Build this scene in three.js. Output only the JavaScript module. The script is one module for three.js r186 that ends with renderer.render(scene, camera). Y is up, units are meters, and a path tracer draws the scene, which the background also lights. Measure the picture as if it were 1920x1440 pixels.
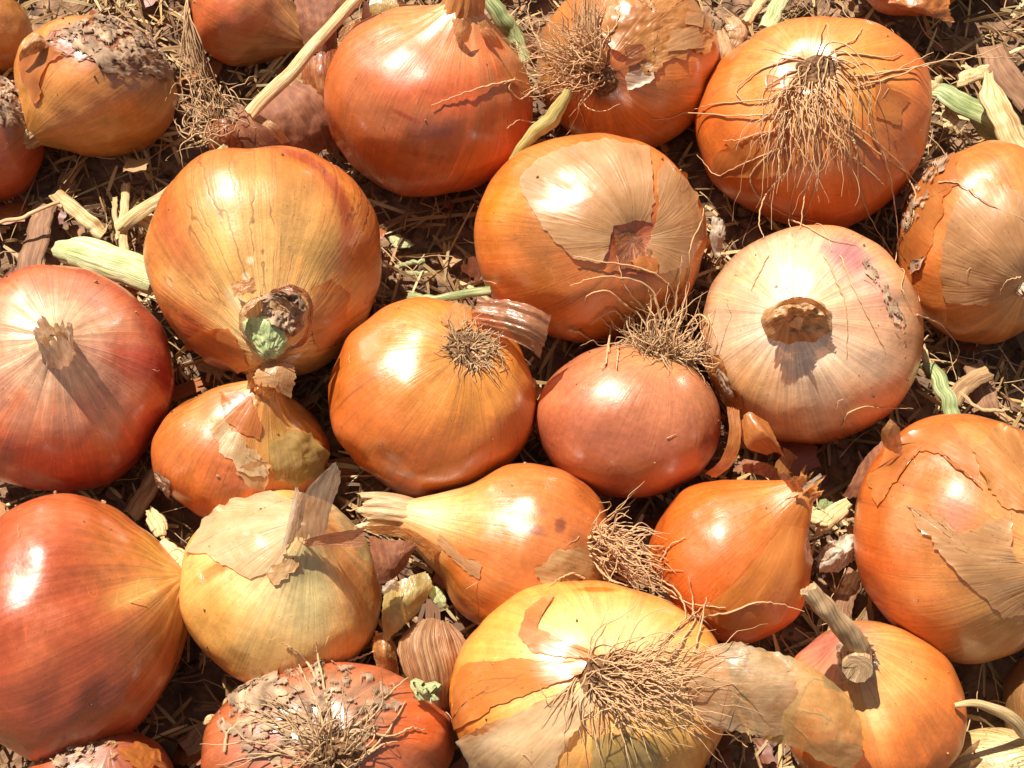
import * as THREE from 'three';
import { mergeGeometries } from 'three/addons/utils/BufferGeometryUtils.js';

// ---------------------------------------------------------------- camera, sky, sun, exposure
const scene = new THREE.Scene();
const FOV = 34, PITCH = 68 * Math.PI / 180, DIST = 0.47;
const camera = new THREE.PerspectiveCamera(FOV, 4 / 3, 0.02, 20);
const Bv = new THREE.Vector3(0, Math.sin(PITCH), Math.cos(PITCH));      // from the scene towards the lens
const Rv = new THREE.Vector3(1, 0, 0), Uv = new THREE.Vector3().crossVectors(Bv, Rv);
const TARGET = new THREE.Vector3(0, 0.03, 0);
const EYE = TARGET.clone().addScaledVector(Bv, DIST);
camera.position.copy(EYE); camera.up.set(0, 1, 0); camera.lookAt(TARGET); camera.updateMatrixWorld();

const SUN = new THREE.Vector3().addScaledVector(Rv, -0.30).addScaledVector(Uv, 0.77).addScaledVector(Bv, 0.56).normalize();
const sun = new THREE.DirectionalLight(new THREE.Color(1, 0.92, 0.81), 5);
sun.position.copy(SUN).multiplyScalar(3); sun.target.position.set(0, 0, 0);
sun.castShadow = true; sun.shadow.mapSize.set(4096, 4096); sun.shadow.radius = 1.2;
Object.assign(sun.shadow.camera, { left: -0.6, right: 0.6, top: 0.6, bottom: -0.6, near: 1, far: 5 });
scene.add(sun, sun.target);
{ // clear pale sky, brighter and warmer round the sun
  const W = 128, H = 64, d = new Float32Array(W * H * 4);
  for (let j = 0; j < H; j++) for (let i = 0; i < W; i++) {
    const el = ((j + 0.5) / H - 0.5) * Math.PI, az = ((i + 0.5) / W - 0.5) * 2 * Math.PI;
    const x = Math.cos(el) * Math.cos(az), z = Math.cos(el) * Math.sin(az), y = Math.sin(el);
    const k = Math.max(0, y), s = Math.max(0, x * SUN.x + y * SUN.y + z * SUN.z);
    const glow = 0.55 * s ** 6 + 1.6 * s ** 60, o = (j * W + i) * 4;
    if (y < -0.02) { d[o] = 0.16; d[o + 1] = 0.12; d[o + 2] = 0.08; } else {
      d[o] = 0.68 - 0.30 * k + glow; d[o + 1] = 0.66 - 0.24 * k + glow * 0.92; d[o + 2] = 0.62 - 0.10 * k + glow * 0.78;
    }
    d[o + 3] = 1;
  }
  const t = new THREE.DataTexture(d, W, H, THREE.RGBAFormat, THREE.FloatType);
  t.mapping = THREE.EquirectangularReflectionMapping; t.magFilter = THREE.LinearFilter; t.needsUpdate = true;
  scene.background = t; scene.environment = t;
  scene.backgroundIntensity = 0.29; scene.environmentIntensity = 0.29;
}
const renderer = new THREE.WebGLRenderer();
renderer.toneMapping = THREE.LinearToneMapping; renderer.toneMappingExposure = 1.78;
renderer.shadowMap.enabled = true;

// ---------------------------------------------------------------- small tools
const V = (x, y, z) => new THREE.Vector3(x, y, z);
let seed = 7;
const rnd = () => { seed = (seed + 0x6D2B79F5) | 0; let t = Math.imul(seed ^ (seed >>> 15), 1 | seed); t = (t + Math.imul(t ^ (t >>> 7), 61 | t)) ^ t; return ((t ^ (t >>> 14)) >>> 0) / 4294967296; };
const rr = (a, b) => a + (b - a) * rnd();
const clamp = (x, a = 0, b = 1) => Math.min(b, Math.max(a, x));
const sstep = (a, b, x) => { const t = clamp((x - a) / (b - a)); return t * t * (3 - 2 * t); };
const PERM = new Uint8Array(512), GX = new Float32Array(256), GY = new Float32Array(256), GZ = new Float32Array(256);
{
  const p = [...Array(256).keys()];
  for (let i = 255; i > 0; i--) { const j = Math.floor(rnd() * (i + 1)); [p[i], p[j]] = [p[j], p[i]]; }
  for (let i = 0; i < 512; i++) PERM[i] = p[i & 255];
  for (let i = 0; i < 256; i++) { const z = rr(-1, 1), a = rr(0, 6.2832), s = Math.sqrt(1 - z * z); GX[i] = s * Math.cos(a); GY[i] = s * Math.sin(a); GZ[i] = z; }
}
function noise(x, y, z) {
  const X = Math.floor(x), Y = Math.floor(y), Z = Math.floor(z); x -= X; y -= Y; z -= Z;
  const u = x * x * x * (x * (x * 6 - 15) + 10), v = y * y * y * (y * (y * 6 - 15) + 10), w = z * z * z * (z * (z * 6 - 15) + 10);
  const xi = X & 255, yi = Y & 255, zi = Z & 255, A = PERM[xi] + yi, B = PERM[xi + 1] + yi;
  const AA = PERM[A & 255] + zi, AB = PERM[(A + 1) & 255] + zi, BA = PERM[B & 255] + zi, BB = PERM[(B + 1) & 255] + zi;
  const g = (h, a, b, c) => { h = PERM[h & 255]; return GX[h] * a + GY[h] * b + GZ[h] * c; };
  const l = (t, a, b) => a + t * (b - a);
  return 1.5 * l(w, l(v, l(u, g(AA, x, y, z), g(BA, x - 1, y, z)), l(u, g(AB, x, y - 1, z), g(BB, x - 1, y - 1, z))),
    l(v, l(u, g(AA + 1, x, y, z - 1), g(BA + 1, x - 1, y, z - 1)), l(u, g(AB + 1, x, y - 1, z - 1), g(BB + 1, x - 1, y - 1, z - 1))));
}
const fbm = (x, y, z, n = 4) => { let s = 0, a = 0.5; for (let i = 0; i < n; i++) { s += a * noise(x, y, z); x *= 2.03; y *= 2.03; z *= 2.03; a *= 0.5; } return s; };
const hex = (h) => { const n = parseInt(h.slice(1), 16); return [n >> 16, (n >> 8) & 255, n & 255]; };
function dataTex(fn, W, H, srgb) {
  const d = new Uint8Array(W * H * 4);
  for (let j = 0; j < H; j++) for (let i = 0; i < W; i++) { const c = fn(i / W, j / H), o = (j * W + i) * 4; d[o] = clamp(c[0], 0, 255); d[o + 1] = clamp(c[1], 0, 255); d[o + 2] = clamp(c[2], 0, 255); d[o + 3] = 255; }
  return rawTex(d, W, H, srgb);
}
function rawTex(d, W, H, srgb) {
  const t = new THREE.DataTexture(d, W, H, THREE.RGBAFormat); t.wrapS = t.wrapT = THREE.RepeatWrapping; t.magFilter = THREE.LinearFilter;
  if (srgb) t.colorSpace = THREE.SRGBColorSpace; t.needsUpdate = true; return t;
}
const used = {};
const numbered = (n) => { const k = used[n] = (used[n] ?? -1) + 1; return k ? n + '_' + String(k).padStart(3, '0') : n; };
function tag(o, label, category, group, kind) { o.userData = {}; if (label) o.userData.label = label; if (category) o.userData.category = category; if (group) o.userData.group = group; if (kind) o.userData.kind = kind; return o; }
function thing(name, at) { const g = new THREE.Group(); g.name = numbered(name); g.position.copy(at); scene.add(g); return g; }
function addPart(root, name, geo, mat, under) {     // a part (or a sub-part of part "under"), geometry given in world coordinates
  const o = root.position; geo.translate(-o.x, -o.y, -o.z);
  const m = new THREE.Mesh(geo, mat); m.castShadow = m.receiveShadow = true; m.name = name; (under || root).add(m); return m;
}
function loose(name, geo, mat, label, category, group) {   // a thing of one mesh, its origin at its own base
  geo.computeBoundingBox(); const b = geo.boundingBox, o = V((b.min.x + b.max.x) / 2, b.min.y, (b.min.z + b.max.z) / 2);
  geo.translate(-o.x, -o.y, -o.z);
  const m = new THREE.Mesh(geo, mat); m.castShadow = m.receiveShadow = true; m.name = numbered(name); m.position.copy(o); scene.add(m);
  return tag(m, label, category, group);
}
// sight lines measured on the photograph (1920 x 1440), used to find where things lie
const F = 720 / Math.tan(FOV * Math.PI / 360);
const ray = (px, py) => V(0, 0, 0).addScaledVector(Rv, (px - 960) / F).addScaledVector(Uv, (720 - py) / F).addScaledVector(Bv, -1);   // length 1 along the axis
const onPlane = (px, py, h) => { const d = ray(px, py); return EYE.clone().addScaledVector(d, (h - EYE.y) / d.y); };
const depthOf = (p) => EYE.clone().sub(p).dot(Bv);
const atDepth = (px, py, z) => EYE.clone().addScaledVector(ray(px, py), z);

function gridGeo(nu, nv, fn, wrap) {       // fn(i/nu, j/nv) -> [Vector3, u, v]; smooth normals, joined across the seam when wrap
  const P = new Float32Array((nu + 1) * (nv + 1) * 3), T = new Float32Array((nu + 1) * (nv + 1) * 2), I = [];
  for (let j = 0; j <= nv; j++) for (let i = 0; i <= nu; i++) {
    const [p, u, v] = fn(i / nu, j / nv), k = j * (nu + 1) + i; P[k * 3] = p.x; P[k * 3 + 1] = p.y; P[k * 3 + 2] = p.z; T[k * 2] = u; T[k * 2 + 1] = v;
    if (i < nu && j < nv) { const a = k, b = k + 1, c = k + nu + 1, e = c + 1; I.push(a, c, b, b, c, e); }
  }
  const g = new THREE.BufferGeometry(); g.setAttribute('position', new THREE.BufferAttribute(P, 3)); g.setAttribute('uv', new THREE.BufferAttribute(T, 2)); g.setIndex(I); g.computeVertexNormals();
  if (wrap) { const N = g.attributes.normal; for (let j = 0; j <= nv; j++) { const a = j * (nu + 1), b = a + nu, n = V(N.getX(a) + N.getX(b), N.getY(a) + N.getY(b), N.getZ(a) + N.getZ(b)).normalize(); N.setXYZ(a, n.x, n.y, n.z); N.setXYZ(b, n.x, n.y, n.z); } }
  return g;
}
function catmull(pts, n) { const c = new THREE.CatmullRomCurve3(pts, false, 'centripetal'); return c.getPoints(n); }
function tubeGeo(pts, rad, seg = 6, opt = {}) {   // rad(t) -> radius; opt.flat squashes across, opt.groove cuts lengthwise grooves, opt.twist turns the section
  const n = pts.length - 1, T = pts.map((p, i) => pts[Math.min(n, i + 1)].clone().sub(pts[Math.max(0, i - 1)]).normalize());
  let N = V(0, 1, 0); if (Math.abs(T[0].y) > 0.9) N = V(1, 0, 0); if (opt.up) N = opt.up.clone();
  const frames = T.map((t) => { N = N.clone().addScaledVector(t, -N.dot(t)).normalize(); return [N.clone(), V(0, 0, 0).crossVectors(t, N)]; });
  let len = 0; const L = pts.map((p, i) => (len += i ? p.distanceTo(pts[i - 1]) : 0));
  const s0 = opt.seed || 0;
  const g = gridGeo(seg, n, (u, v) => {
    const i = Math.round(v * n), a = u * 2 * Math.PI + (opt.twist || 0) * v, [A, B] = frames[i];
    let r = rad(v); if (opt.groove) r *= 1 + opt.groove * noise(Math.cos(u * 6.2832) * 3 + s0, Math.sin(u * 6.2832) * 3, v * 1.5 + s0);
    const x = Math.cos(a) * r * (opt.flat || 1), y = Math.sin(a) * r, fr = opt.fray && (i === 0 || i === n) ? opt.fray * (0.2 + 1.6 * Math.abs(noise(Math.cos(a) * 2.6 + s0, Math.sin(a) * 2.6, i))) * (i ? 1 : -1) : 0;
    return [pts[i].clone().addScaledVector(A, x).addScaledVector(B, y).addScaledVector(T[i], fr), u, L[i] * 25];
  }, true);
  { const P0 = g.attributes.position, N0 = g.attributes.normal, k = (seg + 1) * (n >> 1), q = V(P0.getX(k), P0.getY(k), P0.getZ(k)).sub(pts[n >> 1]);
    if (q.dot(V(N0.getX(k), N0.getY(k), N0.getZ(k))) < 0) { const J = g.index.array; for (let i = 0; i < J.length; i += 3) { const t = J[i]; J[i] = J[i + 1]; J[i + 1] = t; } for (let i = 0; i < N0.array.length; i++) N0.array[i] *= -1; } }
  if (!opt.open) { // close both ends
    const P = [...g.attributes.position.array], Tx = [...g.attributes.uv.array], Nn = [...g.attributes.normal.array], I = [...g.index.array];
    for (const [row, k] of [[0, 0], [n, n]]) {
      const c = pts[k], b = P.length / 3, tn = T[k].clone().multiplyScalar(k ? 1 : -1); P.push(c.x, c.y, c.z); Tx.push(0.5, 0); Nn.push(tn.x, tn.y, tn.z);
      const rim = P.length / 3; for (let i = 0; i <= seg; i++) { const q = row * (seg + 1) + i; P.push(P[q * 3], P[q * 3 + 1], P[q * 3 + 2]); Tx.push(i / seg, 0.3); Nn.push(tn.x, tn.y, tn.z); }
      const e = (q) => V(P[q * 3] - c.x, P[q * 3 + 1] - c.y, P[q * 3 + 2] - c.z), way = V(0, 0, 0).crossVectors(e(rim), e(rim + 1)).dot(tn) > 0;
      for (let i = 0; i < seg; i++) { const q = rim + i; if (way) I.push(b, q, q + 1); else I.push(b, q + 1, q); }
    }
    g.setAttribute('position', new THREE.Float32BufferAttribute(P, 3)); g.setAttribute('uv', new THREE.Float32BufferAttribute(Tx, 2)); g.setAttribute('normal', new THREE.Float32BufferAttribute(Nn, 3)); g.setIndex(I);
  }
  return g;
}

// ---------------------------------------------------------------- papery skins, straw, soil: shared materials
function stripedTex(base, dark, light, s, k = 1, W = 512, H = 256) {       // u across the fibres, v along them
  const A = hex(base), D = hex(dark), L = hex(light);
  return dataTex((u, v) => {
    const cu = Math.cos(u * 6.2832), su = Math.sin(u * 6.2832);
    const n = noise(cu * 9 + s, su * 9, v * 2), f = noise(cu * 34, su * 34 + s, v * 3), b = fbm(cu * 2, su * 2 + s, v * 5 + s, 3), sp = noise(cu * 60, su * 60, v * 60 + s);
    const vein = Math.max(0, 1 - Math.abs(n) * 9) * 0.5, t = (0.5 * n + 0.45 * f + 0.8 * b) * k, o = t > 0 ? L : D, q = Math.min(1, Math.abs(t) * 1.2 + vein * (t > 0 ? 0.3 : 0));
    const sk = sp > 0.72 ? 0.75 : 1;
    return A.map((c, i) => (c + (o[i] - c) * q) * sk);
  }, W, H, true);
}
function filmTex(base, dark, light, s, k = 1, W = 512, H = 512) {
  const A = hex(base), D = hex(dark), L = hex(light);
  return dataTex((u, v) => {
    const cu = Math.cos(u * 6.2832), su = Math.sin(u * 6.2832);
    const b = fbm(cu * 3, su * 3 + s, v * 6 + s, 4), n = noise(cu * 13 + s, su * 13, v * 2.2), f = noise(cu * 42, su * 42 + s, v * 4), m = noise(cu * 5, su * 5, v * 5 + s), g = noise(cu * 90, su * 90, v * 60 + s);
    const t = (1.5 * b + 0.22 * f + 0.2 * n) * k, o = t > 0 ? L : D, q = Math.min(1, Math.abs(t)), vein = Math.max(0, 1 - Math.abs(n) * 22) * sstep(-0.1, 0.35, m) * 0.45;
    const sk = (g > 0.62 && m < 0.1 ? 0.8 : 1) * (1 + 0.05 * g);
    return A.map((c, i) => { const x = c + (o[i] - c) * q; return (x + (L[i] * 1.08 - x) * vein) * sk; });
  }, W, H, true);
}
const filmRelief = dataTex((u, v) => {
  const cu = Math.cos(u * 6.2832), su = Math.sin(u * 6.2832), n = noise(cu * 13 + 1, su * 13, v * 2.2), f = noise(cu * 42, su * 42, v * 4), b = fbm(cu * 4 + 7, su * 4, v * 8, 5);
  return [128 + 50 * (1 - Math.min(1, Math.abs(n) * 10)) + 14 * f + 120 * b, 120 + 20 * f + 90 * b, 0];
}, 512, 512, false);
const reliefTex = dataTex((u, v) => {      // red: relief of dried skin with lengthwise veins; green: roughness
  const cu = Math.cos(u * 6.2832), su = Math.sin(u * 6.2832);
  const n = noise(cu * 10, su * 10, v * 1.5), f = noise(cu * 40, su * 40, v * 3), b = fbm(cu * 3 + 7, su * 3, v * 7, 4);
  const r = 128 + 60 * (1 - Math.min(1, Math.abs(n) * 6)) + 40 * f + 90 * b;
  return [r, 120 + 50 * f + 60 * b, 0];
}, 512, 256, false);
const crumbTex = dataTex((u, v) => { const a = u * 6.2832, b = v * 6.2832; const n = fbm(Math.cos(a) * 6 + Math.cos(b) * 6.5, Math.sin(a) * 6 + 3, Math.sin(b) * 6.5, 5); return [128 + 200 * n, 235, 0]; }, 256, 256, false);
function paper(base, dark, light, s, o = {}) {
  return new THREE.MeshPhysicalMaterial({ name: 'dried_skin', map: o.rib ? stripedTex(base, dark, light, s, o.k ?? 0.9) : filmTex(base, dark, light, s, (o.k ?? 0.9) * 1.6), bumpMap: o.rib ? reliefTex : filmRelief, bumpScale: o.bump ?? 0.0005, roughness: o.rough ?? 0.45, transmission: o.through ?? 0.42, thickness: 0, clearcoat: o.coat ?? 0.75, clearcoatRoughness: o.cr ?? 0.2, side: THREE.DoubleSide });
}
const M = {
  gold: paper('#cc8c48', '#a8642a', '#e2b67c', 1, { k: 0.5 }),
  pale: paper('#cf9c66', '#b07844', '#e6c496', 2, { k: 0.45 }),
  cream: paper('#dcbc8c', '#c0945c', '#f0dcb4', 16, { k: 0.5 }),
  white: paper('#d9c6ac', '#b39674', '#f2e8d6', 3, { through: 0.4, rough: 0.55, coat: 0.1, k: 0.7 }),
  orange: paper('#c87834', '#a55620', '#dc9a52', 4, { k: 0.45, bump: 0.00025 }),
  same: paper('#c4742f', '#ad5e22', '#d08c48', 17, { k: 0.3, bump: 0.0002, through: 0.15 }),
  brown: paper('#9a5529', '#6d3517', '#c4884c', 5, { through: 0.25, k: 0.6 }),
  tan: paper('#bd8f5c', '#8a5a30', '#dcbd90', 6, { through: 0.25, coat: 0.1, k: 0.7 }),
  clear: paper('#c08258', '#a0603a', '#dcae88', 7, { through: 0.55, rough: 0.3, coat: 0.9, cr: 0.12, k: 0.5 }),
  olive: paper('#c4a662', '#a0803e', '#dcc68a', 8, { through: 0.45, rough: 0.35, coat: 0.6, cr: 0.2, k: 0.5 }),
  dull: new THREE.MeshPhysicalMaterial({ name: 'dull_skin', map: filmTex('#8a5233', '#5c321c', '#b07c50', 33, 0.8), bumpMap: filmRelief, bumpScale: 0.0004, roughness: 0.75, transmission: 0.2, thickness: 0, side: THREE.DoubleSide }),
  straw: new THREE.MeshPhysicalMaterial({ name: 'straw', map: stripedTex('#d8b981', '#94693a', '#f2e2bd', 9, 1.1, 256, 128), bumpMap: reliefTex, bumpScale: 0.0004, roughness: 0.6 }),
  strawBrown: new THREE.MeshPhysicalMaterial({ name: 'brown_straw', map: stripedTex('#a07b52', '#5f3f24', '#c8a678', 10, 1.1, 256, 128), bumpMap: reliefTex, bumpScale: 0.0004, roughness: 0.7 }),
  leafBrown: new THREE.MeshPhysicalMaterial({ name: 'withered_leaf', map: stripedTex('#8a6244', '#55351f', '#ad8763', 11, 1.1, 256, 128), bumpMap: reliefTex, bumpScale: 0.0004, roughness: 0.7, side: THREE.DoubleSide }),
  stalk: new THREE.MeshPhysicalMaterial({ name: 'dead_stalk', map: stripedTex('#b8966c', '#74543a', '#dcc09a', 29, 1.1, 256, 128), bumpMap: reliefTex, bumpScale: 0.0004, roughness: 0.7 }),
  green: new THREE.MeshPhysicalMaterial({ name: 'green_leaf', map: stripedTex('#8f9a62', '#56693a', '#d3d2a4', 12, 1.2, 256, 128), bumpMap: reliefTex, bumpScale: 0.0004, roughness: 0.5, side: THREE.DoubleSide }),
  yellowed: new THREE.MeshPhysicalMaterial({ name: 'yellowed_stalk', map: stripedTex('#b59c58', '#6f7038', '#dccb92', 41, 1.2, 256, 128), bumpMap: reliefTex, bumpScale: 0.0003, roughness: 0.5 }),
  greenPale: new THREE.MeshPhysicalMaterial({ name: 'pale_green_stem', map: stripedTex('#b9bb84', '#7d8c4a', '#e6e2ba', 13, 1.2, 256, 128), bumpMap: reliefTex, bumpScale: 0.0005, roughness: 0.5 }),
  root: new THREE.MeshPhysicalMaterial({ name: 'dry_root', map: stripedTex('#c89e72', '#8e643e', '#e4c498', 14, 1.0, 128, 128), roughness: 0.75 }),
  rootGrey: new THREE.MeshPhysicalMaterial({ name: 'dusty_root', map: stripedTex('#b8966e', '#80603e', '#d8ba92', 15, 1.0, 128, 128), roughness: 0.85 }),
  plate: new THREE.MeshPhysicalMaterial({ name: 'root_plate', map: filmTex('#86603f', '#4e3420', '#b48c62', 43, 1, 256, 256), bumpMap: crumbTex, bumpScale: 0.001, roughness: 0.9 }),
  dirt: new THREE.MeshPhysicalMaterial({ name: 'dried_soil', map: dataTex((u, v) => { const a = u * 6.2832, b = v * 6.2832, n = fbm(Math.cos(a) * 4, Math.sin(a) * 4 + Math.cos(b) * 4, Math.sin(b) * 4, 5); return [156 + 110 * n, 128 + 96 * n, 102 + 80 * n]; }, 256, 256, true), bumpMap: crumbTex, bumpScale: 0.0012, roughness: 0.95 }),
};

// ---------------------------------------------------------------- onions
const ONIONS = [], GROUP = 'onions heaped on the straw';
class Onion {
  constructor(s) {
    this.s = s; const [px, py] = s.c, [rx, ry] = s.r;
    const R0 = (rx + ry) / 2, C = V(0, 0, 0); let z = depthOf(onPlane(px, py, 0.03));
    for (let k = 0; k < 6; k++) { C.copy(atDepth(px, py, z)); const R = R0 * z / F, h = (s.y ?? 0.7) * R + (s.lift ?? 0); z = depthOf(onPlane(px, py, h)); }
    this.C = atDepth(px, py, z); this.z = z; this.rx = rx * z / F; this.ry = ry * z / F; this.rz = (s.deep ?? 0.94) * (this.rx + this.ry) / 2; this.R = (this.rx + this.ry) / 2;
    this.b = EYE.clone().sub(this.C).normalize(); this.r = V(0, 0, 0).crossVectors(Uv, this.b).normalize(); this.u = V(0, 0, 0).crossVectors(this.b, this.r);
    const A = V(...s.axis).normalize(); let E = Math.abs(A.z) > 0.9 ? V(1, 0, 0) : V(0, 0, 1); E.addScaledVector(A, -E.dot(A)).normalize();
    this.Q = new THREE.Matrix3().set(E.x, A.x, 0, E.y, A.y, 0, E.z, A.z, 0); const W = V(0, 0, 0).crossVectors(E, A);
    this.e = [E, A, W];   // the onion's own x, y (root to neck) and z in the frame right / up / towards
    this.p = s.p ?? 0.16; this.pw = s.pw ?? 0.4; this.h = s.h ?? 0.94; this.seed = s.seed ?? ONIONS.length * 3.7 + 1; this.lump = s.lump ?? 0.058; this.dimple = s.dimple ?? 0.05; this.rib = s.rib ?? 0.004;
    ONIONS.push(this);
  }
  f(x, y, z) {               // distance of the skin from the centre, along a unit direction in the onion's own axes
    const phi = Math.acos(clamp(-y, -1, 1)), sn = Math.sqrt(Math.max(0, 1 - y * y)), n = Math.PI - phi, s = this.seed;
    let r = 1 / Math.sqrt(sn * sn + y * y / (this.h * this.h));
    r += this.p * Math.exp(-((n / this.pw) ** 2)) - this.dimple * Math.exp(-((phi / 0.22) ** 2)) + 0.5 * this.p * Math.exp(-((n / (this.pw * 0.42)) ** 2));
    r += this.lump * noise(x * 1.3 + s, y * 1.3, z * 1.3) + this.lump * 0.42 * noise(x * 3.1, y * 3.1 + s, z * 3.1);
    if (this.rib) { const k = 1 / Math.max(sn, 0.12); r += this.rib * noise(x * k * 5 + s, z * k * 5, y * 1.2) * (0.4 + 2.5 * Math.exp(-((n / 0.6) ** 2))) * Math.min(1, sn * 4); }
    return r;
  }
  local(d) { return this.e[0].clone().multiplyScalar(d.x).addScaledVector(this.e[1], d.y).addScaledVector(this.e[2], d.z); }
  toWorld(d, r) { const c = this.local(d).multiplyScalar(r); return this.C.clone().addScaledVector(this.r, c.x * this.rx).addScaledVector(this.u, c.y * this.ry).addScaledVector(this.b, c.z * this.rz); }
  toLocal(p) { const q = p.clone().sub(this.C), c = V(q.dot(this.r) / this.rx, q.dot(this.u) / this.ry, q.dot(this.b) / this.rz); return V(c.dot(this.e[0]), c.dot(this.e[1]), c.dot(this.e[2])); }
  surf(d, off = 0) { const r = this.f(d.x, d.y, d.z), p = this.toWorld(d, r); return off ? p.addScaledVector(p.clone().sub(this.C).normalize(), off) : p; }
  // gap (m, about) between a point and the skin: negative inside
  gap(p) { const q = this.toLocal(p), l = q.length(); if (l > 1.9) return (l - 1.9) * this.R + 0.01; q.divideScalar(l || 1); return (l - this.f(q.x, q.y, q.z)) * this.R; }
  push(p, off) { const q = this.toLocal(p), l = q.length(); if (l > 1.9) return p; q.divideScalar(l || 1); const r = this.f(q.x, q.y, q.z) + off / this.R; if (l < r) p.copy(this.toWorld(q, r)); return p; }
  hit(px, py) {              // where a sight line meets the skin: { d: direction in own axes, p, miss }
    const dir = ray(px, py); let best = null, bz = 0, prev = null;
    for (let i = 0; i <= 80; i++) {
      const z = this.z + this.rz * 1.8 - 0 - (1 - i / 80) * this.rz * 3.6, q = this.toLocal(EYE.clone().addScaledVector(dir, z)), l = q.length(), u = q.clone().divideScalar(l), g = l - this.f(u.x, u.y, u.z);
      if (best === null || g < best) { best = g; bz = z; }
      if (g < 0) { let a = prev ?? z, b = z; for (let k = 0; k < 14; k++) { const m = (a + b) / 2, t = this.toLocal(EYE.clone().addScaledVector(dir, m)), tl = t.length(); t.divideScalar(tl); if (tl < this.f(t.x, t.y, t.z)) b = m; else a = m; } bz = b; best = -1; break; }
      prev = z;
    }
    const q = this.toLocal(EYE.clone().addScaledVector(dir, bz)).normalize();
    return { d: q, p: this.surf(q), miss: best > 0, z: bz };
  }
  build(s = this.s) {
    const root = this.root = thing('onion', V(this.C.x, Math.max(0, this.C.y - this.R), this.C.z));
    tag(root, s.label, 'onion', GROUP);
    const nu = s.small ? 96 : 176, nv = s.small ? 70 : 120;
    const g = gridGeo(nu, nv, (u, v) => {
      const w = v < 0.5 ? v : v, phi = Math.PI * w, a = u * 2 * Math.PI, d = V(Math.sin(phi) * Math.cos(a), -Math.cos(phi), Math.sin(phi) * Math.sin(a));
      return [this.surf(d), u, v];
    }, true);
    // outward winding
    const P = g.attributes.position, N = g.attributes.normal, k = (nu + 1) * (nv >> 1) + 5;
    if (V(N.getX(k), N.getY(k), N.getZ(k)).dot(V(P.getX(k), P.getY(k), P.getZ(k)).sub(this.C)) < 0) { const I = g.index.array; for (let i = 0; i < I.length; i += 3) { const t = I[i]; I[i] = I[i + 1]; I[i + 1] = t; } for (let i = 0; i < N.array.length; i++) N.array[i] *= -1; }
    this.body = addPart(root, 'body', g, this.skinMaterial());
    return this;
  }
  skinMaterial() {
    const s = this.s, W = s.small ? 512 : 1024, H = s.small ? 256 : 512, sd = this.seed, C = new Uint8Array(W * H * 4), B = new Uint8Array(W * H * 4);
    const ramp = s.ramp.map(([t, h]) => [t, hex(h)]), alt = hex(s.alt ?? s.ramp[0][1]), altAmt = s.altAmt ?? 0.5, stripe = s.stripe ?? 0.22, vein = s.vein ?? 0.5, crack = s.crack ?? 0, pit = s.pit ?? 0.35;
    const spots = (s.spots ?? []).map(([px, py, a, b, h, amt, ed]) => {
      const { d } = this.hit(px, py), n = V(0, 1, 0).addScaledVector(d, -d.y).normalize(), e = V(0, 0, 0).crossVectors(n, d), px2 = (s.r[0] + s.r[1]) / 2;
      return { d, n, e, a: a / px2, b: b / px2, c: hex(h), amt: amt ?? 1, ed: ed ?? 0.5 };
    });
    for (let j = 0; j < H; j++) {
      const phi = Math.PI * (j + 0.5) / H, sn = Math.sin(phi), y = -Math.cos(phi), t = phi / Math.PI;
      let k = 0; while (k < ramp.length - 2 && t > ramp[k + 1][0]) k++;
      const f = sstep(ramp[k][0], ramp[k + 1][0], t), base = [0, 1, 2].map((c) => ramp[k][1][c] + (ramp[k + 1][1][c] - ramp[k][1][c]) * f);
      for (let i = 0; i < W; i++) {
        const a = 2 * Math.PI * (i + 0.5) / W, cu = Math.cos(a), su = Math.sin(a), x = sn * cu, z = sn * su;
        const nb = noise(x * 1.7 + sd, y * 1.7, z * 1.7) + 0.5 * noise(x * 4.2, y * 4.2 + sd, z * 4.2), nc = noise(x * 15, y * 15, z * 15 + sd), nf = noise(x * 48, y * 48 + sd, z * 48);
        const s1 = noise(cu * 8 + sd, su * 8, t * 2.2), s2 = noise(cu * 30, su * 30 + sd, t * 1.7 + 0.25 * nb), s3 = noise(cu * 75 + sd, su * 75, t * 3);
        let r = base[0], g = base[1], b = base[2];
        const q = altAmt * sstep(-0.25, 0.75, nb + 0.35 * s1); r += (alt[0] - r) * q; g += (alt[1] - g) * q; b += (alt[2] - b) * q;
        for (const p of spots) {
          const dt = x * p.d.x + y * p.d.y + z * p.d.z; if (dt < 0.15) continue;
          const m = (x * p.n.x + y * p.n.y + z * p.n.z) / p.a, w = (x * p.e.x + y * p.e.y + z * p.e.z) / p.b, D = Math.sqrt(m * m + w * w) + 0.28 * (nb * 0.6 + nc * 0.35 + s2 * 0.5);
          if (D < 1.6) { const o = p.amt * (1 - sstep(1 - p.ed, 1 + p.ed * 0.6, D)); r += (p.c[0] - r) * o; g += (p.c[1] - g) * o; b += (p.c[2] - b) * o; }
        }
        const pole = 0.62 + 0.6 * (Math.exp(-(((Math.PI - phi) / 0.75) ** 2)) + Math.exp(-((phi / 0.6) ** 2))), calm = Math.min(1, sn * 6);
        const st = 1 + stripe * pole * calm * (0.5 * s1 + 0.42 * s2 + 0.25 * s3) + 0.06 * nc + 0.04 * nf + 0.10 * nb;
        let v = 1; const vl = Math.max(0, 1 - Math.abs(s2) * 11) * sstep(-0.05, 0.5, Math.abs(s1) + nc * 0.4); v -= (s1 > 0.3 ? -0.7 : 1) * vein * vl * 0.6 * pole;
        let cr = 0; if (crack) { cr = Math.max(0, 1 - Math.abs(s1 + 0.15 * nc) * 16) * sstep(0.0, 0.35, nb + 0.2); v -= crack * cr; }
        if (nf > 0.62 && nc > 0.05) v -= pit * 0.8;
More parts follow.
